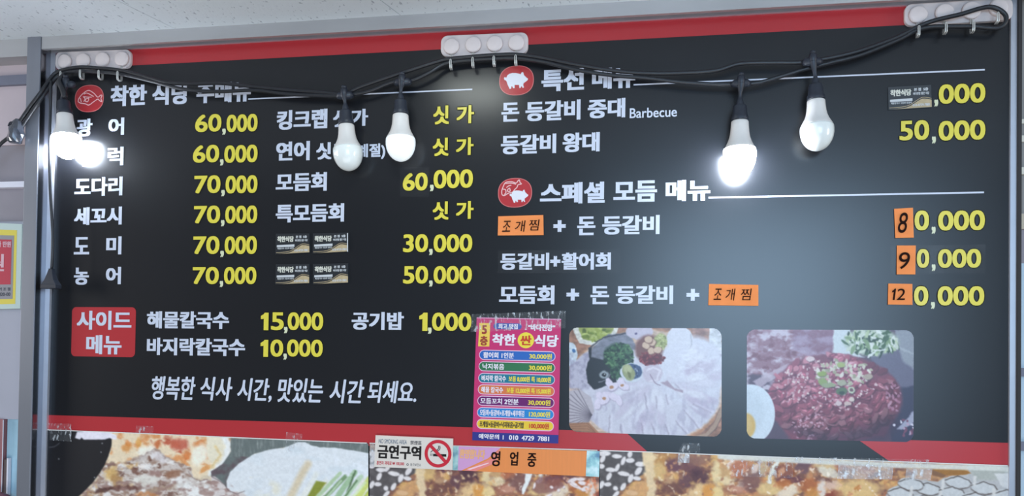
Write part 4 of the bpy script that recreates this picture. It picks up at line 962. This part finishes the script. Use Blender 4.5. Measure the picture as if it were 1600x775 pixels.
# clear tapes and patches
def tape_mat(name, base, hi, sc=160, stretch=(1, 1, .35)):
    """thin clear film: mostly see-through, catching light along its creases"""
    m = bpy.data.materials.new(name); m.use_nodes = True; nt = m.node_tree
    b = nt.nodes['Principled BSDF']; out = nt.nodes['Material Output']
    b.inputs['Base Color'].default_value = (.75, .77, .8, 1); b.inputs['Roughness'].default_value = .12; b.inputs['Specular IOR Level'].default_value = 1
    tr = nt.nodes.new('ShaderNodeBsdfTransparent'); mx = nt.nodes.new('ShaderNodeMixShader')
    tc = nt.nodes.new('ShaderNodeTexCoord'); mp = nt.nodes.new('ShaderNodeMapping'); mp.inputs['Scale'].default_value = stretch
    nz = nt.nodes.new('ShaderNodeTexNoise'); nz.inputs['Scale'].default_value = sc; nz.inputs['Detail'].default_value = 3
    nt.links.new(tc.outputs['Object'], mp.inputs[0]); nt.links.new(mp.outputs[0], nz.inputs['Vector'])
    r = nt.nodes.new('ShaderNodeMapRange'); r.inputs['From Min'].default_value = .54; r.inputs['From Max'].default_value = .66
    r.inputs['To Min'].default_value = base; r.inputs['To Max'].default_value = hi
    nt.links.new(nz.outputs['Fac'], r.inputs['Value']); nt.links.new(r.outputs[0], mx.inputs[0])
    nt.links.new(tr.outputs[0], mx.inputs[1]); nt.links.new(b.outputs[0], mx.inputs[2]); nt.links.new(mx.outputs[0], out.inputs[0])
    bp = nt.nodes.new('ShaderNodeBump'); bp.inputs['Strength'].default_value = .8; bp.inputs['Distance'].default_value = .002
    nt.links.new(nz.outputs['Fac'], bp.inputs['Height']); nt.links.new(bp.outputs[0], b.inputs['Normal'])
    return m
M_tape = tape_mat('clear_tape', .06, .60)
M_patch = tape_mat('clear_patch', .012, .03, 20)
M_tapew = tape_mat('cloudy_tape', .35, .85, 110)
def tape(cs, label, m=None, y=-.0032, crease=.0007, nx=26, ny=8, seed=1, group='clear tapes holding the papers'):
    q = quad_fn(cs, y); rnd = random.Random(seed); V = []; Fc = []
    for j in range(ny+1):
        for i in range(nx+1):
            a, b = q(i/nx, j/ny); w_ = crease*(rnd.random()**2)
            V.append((a, y-w_, b))
    for j in range(ny):
        for i in range(nx): k = j*(nx+1)+i; Fc.append((k, k+nx+1, k+nx+2, k+1))
    r = P(*cs[3], y); o = mesh('clear_tape', V, Fc, m or M_tape, root=r); tag(o, label, 'tape', group); return o
tape([(736, 491), (884, 485.5), (883.5, 513), (735.5, 519)], 'clear creased tape strip across the top of the pink flyer', M_tape, -.0040, .0012, 60, 12, 2)
tape([(1240, 714), (1580, 717), (1455, 733), (1240, 722)][:0] or [(1236, 713.5), (1452, 718), (1449, 731), (1236, 722)], 'long clear tape strip over the edge of the wide food poster', M_tape, -.0034, .0010, 60, 6, 3)
tape([(1140, 717), (1240, 720.5), (1238, 747), (1143, 744)], 'creased clear tape over dark glazed meat on the wide food poster', M_tape, -.0036, .0016, 18, 8, 4)
tape([(1310, 724), (1396, 728), (1394, 749), (1308, 748)], 'creased clear tape piece below the long strip', M_tapew, -.0037, .0014, 22, 8, 5)
tape([(1416, 731.5), (1457, 732.5), (1454, 750), (1414, 750)], 'bluish clear tape square on the wide food poster', M_tapew, -.0037, .0006, 10, 6, 6)
tape([(1067, 691.8), (1094, 693), (1094, 708), (1059, 706)], 'crumpled clear tape tab upper piece above the wide food poster', M_tape, -.0035, .0014, 12, 8, 7)
tape([(1060, 707), (1078, 708.5), (1077, 723.5), (1058.5, 722.5)], 'small shiny tape tab hanging over the wide food poster edge', M_tapew, -.0036, .0010, 8, 6, 8)
tape([(447, 675), (473, 678), (471, 706), (445, 705)], 'clear tape tab on the top edge of the radish poster', M_tape, -.0034, .0010, 8, 8, 9)
tape([(213, 665), (240, 666), (239.5, 678), (212, 676.5)], 'small clear tape tab on the lower red band', M_tape, -.0034, .0006, 8, 4, 10)
tape([(76, 661), (111, 662), (112, 690), (78, 688)], 'crumpled clear tape at the lower corner by the window post', M_tape, -.0036, .0020, 12, 10, 11)
tape([(578, 694), (588, 695), (585.5, 730), (577.5, 729)], 'shiny crumpled tape beside the no smoking sign', M_tapew, -.0036, .0018, 5, 14, 12)
tape([(778, 391.2), (968.8, 390.6), (968.6, 426.4), (778, 427)], 'clear film patch over the middle line of right-hand lettering', M_patch, -.0016, .0, 4, 2, 13)
tape([(625, 261.5), (670, 261), (670, 308), (625, 307)], 'clear film patch over the first digits of a yellow price', M_patch, -.0016, .0, 4, 2, 14)
tape([(1392, 384), (1540, 382), (1540, 427), (1392, 428)], 'clear film patch over the middle one of the note-corrected prices', M_patch, -.0014, .0, 4, 2, 15)

# ------------------------------------------------------------------ pink flyer
def inkm(n, c): return mat(n, c, rough=.35, spec=.4, coat=.3)
fc = [(744.9, 495.9), (876.7, 498.3), (872.3, 693), (737.8, 687.9)]; y = -.0026; q = quad_fn(fc, y)
fl = prism('flyer', [tuple(q(*uv)) for uv in ((0, 0), (1, 0), (1, 1), (0, 1))], y, y+.0006, inkm('flyer_magenta', (204, 52, 112)), root=P(*fc[3], y))
tag(fl, 'pink price flyer with coloured rounded bars, overlapping the lower red band', 'flyer')
fy = y-.0002
fw, fyel, fdk, fred = inkm('flyer_white', (240, 232, 240)), inkm('flyer_yellow', (244, 222, 70)), inkm('flyer_dark', (48, 38, 40)), inkm('flyer_red', (206, 62, 34))
PU('edge_line', q, [(0, 0), (1, 0), (1, .008), (0, .008)], fy, inkm('flyer_edge', (226, 150, 190)), fl)
PU('floor_tag', q, [(.035, .045), (.165, .045), (.163, .235), (.03, .235)], fy, inkm('flyer_tag', (244, 206, 88)), fl)
tq = inkm('tag_ink', (160, 60, 50))
TU(q, '5', .068, .128, .062, .135, tq, fl, fy-.0003, .1, .08); TU(q, '층', .05, .142, .15, .228, tq, fl, fy-.0003, .08, .06)
PU('blue_swash', q, ru(.205, .54, .043, .092, q), fy, inkm('flyer_blue2', (52, 84, 168)), fl)
TU(q, '최고 맛집', .262, .495, .047, .090, fw, fl, fy-.0003, .1, .05); TU(q, '“바다전망”', .615, .935, .045, .100, fw, fl, fy-.0003, .1, .05)
TU(q, '착한', .195, .475, .13, .225, fw, fl, fy-.0003, .09, .06, .05); TU(q, '식당', .695, .975, .13, .228, fw, fl, fy-.0003, .09, .06, .05)
PU('yellow_disc', q, [(.594+.097*math.cos(k*math.pi/16), .178+.064*math.sin(k*math.pi/16)) for k in range(32)], fy, fyel, fl)
TU(q, '싼', .53, .66, .138, .218, fred, fl, fy-.0004, .08, .06)
rows = [((.262, .345), (48, 104, 186), '활어회 1인분', .095, .46, '30,000원', .64, .905), ((.355, .437), (52, 118, 78), '낙지볶음', .09, .35, '30,000원', .64, .905),
        ((.450, .533), (34, 122, 146), '바지락 칼국수', .085, .375, '보통 8,000원 특 10,000원', .405, .90), ((.543, .625), (222, 122, 74), '해물 칼국수', .085, .345, '보통 12,000원 특 15,000원', .385, .90),
        ((.635, .717), (110, 30, 106), '모듬꼬치 2인분', .08, .53, '30,000원', .64, .90), ((.728, .812), (44, 136, 206), '모듬회+등갈비+조개탕+새우튀김', .08, .60, '120,000원', .655, .90), ((.823, .905), (240, 202, 60), '조개탕+등갈비+낙지볶음+공기밥', .08, .60, '100,000원', .66, .89)]
for k, ((v0, v1), c_, tx, a0, a1, pr, b0, b1) in enumerate(rows):
    PU('bar_rim', q, ru(.045, .945, v0, v1, q), fy, inkm('flyer_rim', (238, 196, 220)), fl)
    PU('price_bar', q, ru(.053, .937, v0+.007, v1-.007, q), fy-.0002, inkm('flyer_bar_%d' % k, c_), fl)
    TU(q, tx, a0, a1, v0+.018, v1-.016, fdk if k == 6 else fw, fl, fy-.0005, .07 if k not in (5, 6) else .05, .04)
    TU(q, pr, b0, b1, v0+.020, v1-.018, fred if k == 6 else fyel, fl, fy-.0005, .07, .04)
PU('blue_strip', q, [(0, .932), (1, .932), (1, 1), (0, 1)], fy, inkm('flyer_navy', (48, 52, 136)), fl)
TU(q, '예약문의', .075, .315, .944, .985, fw, fl, fy-.0003, .08, .05); PU('divider', q, [(.358, .950), (.368, .950), (.368, .984), (.358, .984)], fy-.0003, fw, fl); TU(q, '010  4729  7881', .43, .895, .947, .985, fw, fl, fy-.0003, .09, .05)

# ------------------------------------------------------------------ no smoking sign
fc = [(586.9, 680), (707.9, 685.3), (707, 734.4), (584.6, 729.5)]; y = -.0052; q = quad_fn(fc, y)
ns = prism('no_smoking_sign', [tuple(q(*uv)) for uv in ((0, 0), (1, 0), (1, 1), (0, 1))], y, y+.0026, M_paper, root=P(*fc[3], y))
tag(ns, 'cream no smoking sign with a red crossed ring, pasted on the lower red band', 'sign')
sy = y-.0003; ink = inkm('sign_black', (26, 20, 20)); bl = inkm('sign_bluegrey', (90, 108, 132)); rd = inkm('sign_red', (206, 40, 58))
PU('border', q, [(0, 0), (1, 0), (1, .012), (0, .012)], sy, inkm('sign_rim', (250, 206, 196)), ns)
TU(q, 'NO SMOKING AREA', .045, .41, .11, .245, bl, ns, sy, .0, .0); TU(q, '禁煙區', .455, .60, .12, .25, inkm('sign_grey', (90, 86, 88)), ns, sy, .02, .02)
TU(q, '금연구역', .035, .60, .285, .725, ink, ns, sy, .075, .055)
TU(q, '흡연자 과태료 ₩ 100,000', .03, .385, .80, .925, rd, ns, sy, .03, .02); TU(q, '동구보건소', .465, .60, .835, .925, inkm('sign_grey', (90, 86, 88)), ns, sy, .0, .0)
def ring(cu, cv, r0, r1, m, yy, name='ring', par=None, n=48):
    c_ = q(cu, cv); V = []; Fc = []
    for k in range(n):
        a = 2*math.pi*k/n; V += [(c_[0]+r0*math.cos(a), yy, c_[1]+r0*math.sin(a)), (c_[0]+r1*math.cos(a), yy, c_[1]+r1*math.sin(a))]
        Fc.append((2*k, 2*((k+1) % n), 2*((k+1) % n)+1, 2*k+1))
    return mesh(name, V, Fc, m, par)
RR = q.w*.172
c0 = q(.813, .50)
ring(.813, .50, RR, RR*.76, rd, sy, 'red_ring', ns); ring(.43, .885, .0025, .0014, inkm('sign_grey', (90, 86, 88)), sy, 'office_mark', ns, 16)
def loc(du, dv): return (c0[0]+du*RR, c0[1]+dv*RR)
prism('cigarette', [loc(-.36, -.02), loc(.62, -.02), loc(.62, -.20), loc(-.36, -.20)], sy, sy+.0001, ink, ns)
for dx_ in (-.56, -.46): prism('ember_line', [loc(dx_, 0), loc(dx_+.04, 0), loc(dx_+.04, -.18), loc(dx_, -.18)], sy, sy+.0001, ink, ns)
for pts in ([(.02, .58), (.05, .42), (-.03, .3), (-.15, .24)], [(.12, .58), (.15, .4), (.05, .24), (-.12, .18)], [(-.55, .08), (-.42, .2), (-.25, .24)]):
    V, Fc = stroke('', [loc(*a) for a in pts], RR*.05, sy-.0001, None, None); mesh('smoke_line', V, Fc, ink, ns)
s2 = math.sqrt(.5); w_ = .13
prism('red_slash', [loc(-.60-w_*s2*.9, .60-w_*s2*.9), loc(-.60+w_*s2*.9, .60+w_*s2*.9), loc(.60+w_*s2*.9, -.60+w_*s2*.9), loc(.60-w_*s2*.9, -.60-w_*s2*.9)], sy-.0003, sy-.0002, rd, ns)

# ------------------------------------------------------------------ orange open sign with shiny ends
fc = [(708, 697), (937, 705.4), (936, 745), (707.5, 734.6)]; y = -.0040; q = quad_fn(fc, y)
def holo(name):
    if name in MATS: return MATS[name]
    m = bpy.data.materials.new(name); m.use_nodes = True; nt = m.node_tree; b = nt.nodes['Principled BSDF']
    tc = nt.nodes.new('ShaderNodeTexCoord'); nz = nt.nodes.new('ShaderNodeTexNoise'); nz.inputs['Scale'].default_value = 45; nz.inputs['Detail'].default_value = 3
    cr = nt.nodes.new('ShaderNodeValToRGB'); e = cr.color_ramp.elements; e[0].position = .34; e[0].color = (*lin((110, 146, 172)), 1); e[1].position = .68; e[1].color = (*lin((226, 244, 244)), 1)
    k = e.new(.5); k.color = (*lin((168, 214, 214)), 1)
    nt.links.new(tc.outputs['Object'], nz.inputs['Vector']); nt.links.new(nz.outputs['Fac'], cr.inputs[0]); nt.links.new(cr.outputs[0], b.inputs['Base Color'])
    b.inputs['Metallic'].default_value = .35; b.inputs['Roughness'].default_value = .3; MATS[name] = m; return m
og = prism('open_sign', [tuple(q(*uv)) for uv in ((0, 0), (1, 0), (1, 1), (0, 1))], y, y+.0016, mat('open_orange', (238, 142, 72), rough=.4, coat=.4, noise=.03, nscale=40, stretch=(6, 1, .3)), root=P(*fc[3], y))
tag(og, 'orange open-for-business strip sign with handwritten letters and a shiny end', 'sign')
PU('lilac_print', q, [(.0, .0), (.33, .0), (.245, .45), (.06, 1), (.0, 1)], y-.0001, inkm('lilac_ink', (214, 160, 206)), og)
PU('pink_print', q, [(.33, .0), (.27, .45), (.08, 1), (.16, 1), (.30, .62)], y-.00015, inkm('pink_ink', (240, 140, 132)), og)
PU('white_stripe', q, [(.10, .93), (.25, .62), (.25, .66), (.12, .96)], y-.0002, inkm('pale_pink', (250, 206, 214)), og)
TU(q, '환영합니다', .045, .225, .10, .50, inkm('peach_ink', (240, 178, 132)), og, y-.0003, .1, .05, .1)
PU('shiny_end', q, [(.0, .0), (.04, .0), (.035, 1), (.0, 1)], y-.0003, holo('holo_film'), og)
PU('shiny_end', q, [(.915, -.01), (1.0, -.01), (1.0, 1.0), (.912, 1.0)], y-.0006, holo('holo_film'), og, .0006)
for ch, (x0, x1, y0, y1) in zip('영업중', ((767, 781.5, 705, 728.5), (796.5, 809.5, 706, 727.5), (824, 838, 708, 729.5))):
    T(ch, x0, x1, y0, y1, M_marker, og, dx=.05, dz=.03, y=y-.0006, name='handwriting', shear=.05)

# ------------------------------------------------------------------ notice beside the window post
fc = [(-40, 347), (34.5, 350), (31.5, 482), (-45, 484)]; y = .004; q = quad_fn(fc, y)
nt_ = prism('wall_notice', [tuple(q(*uv)) for uv in ((0, 0), (1, 0), (1, 1), (0, 1))], y, y+.010, mat('notice_pale', (196, 212, 206), rough=.6), root=P(*fc[3], y))
tag(nt_, 'red notice with a yellow border beside the grey window post', 'notice')
PU('yellow_border', q, [(0, .075), (.90, .075), (.90, .945), (0, .945)], y-.0003, mat('notice_yellow', (226, 206, 76), rough=.5), nt_)
PU('grey_panel', q, [(0, .14), (.845, .14), (.845, .885), (0, .885)], y-.0006, mat('notice_grey', (150, 146, 150), rough=.6), nt_)
PU('red_panel', q, [(0, .19), (.80, .19), (.80, .715), (0, .715)], y-.0009, mat('notice_red', (186, 32, 62), rough=.5), nt_)
PL = mat('notice_pink_ink', (222, 180, 190), rough=.6); PD = mat('notice_dark_ink', (70, 72, 84), rough=.6)
TU(q, '나 만원', .50, .79, .21, .28, PL, nt_, y-.0012, .08, .05); TU(q, '원', .30, .66, .36, .56, PL, nt_, y-.0012, .06, .04)
TU(q, '기 조 절', .56, .80, .75, .79, PD, nt_, y-.0009, .08, .05); TU(q, '420-00', .56, .80, .81, .85, PD, nt_, y-.0009, .1, .05)
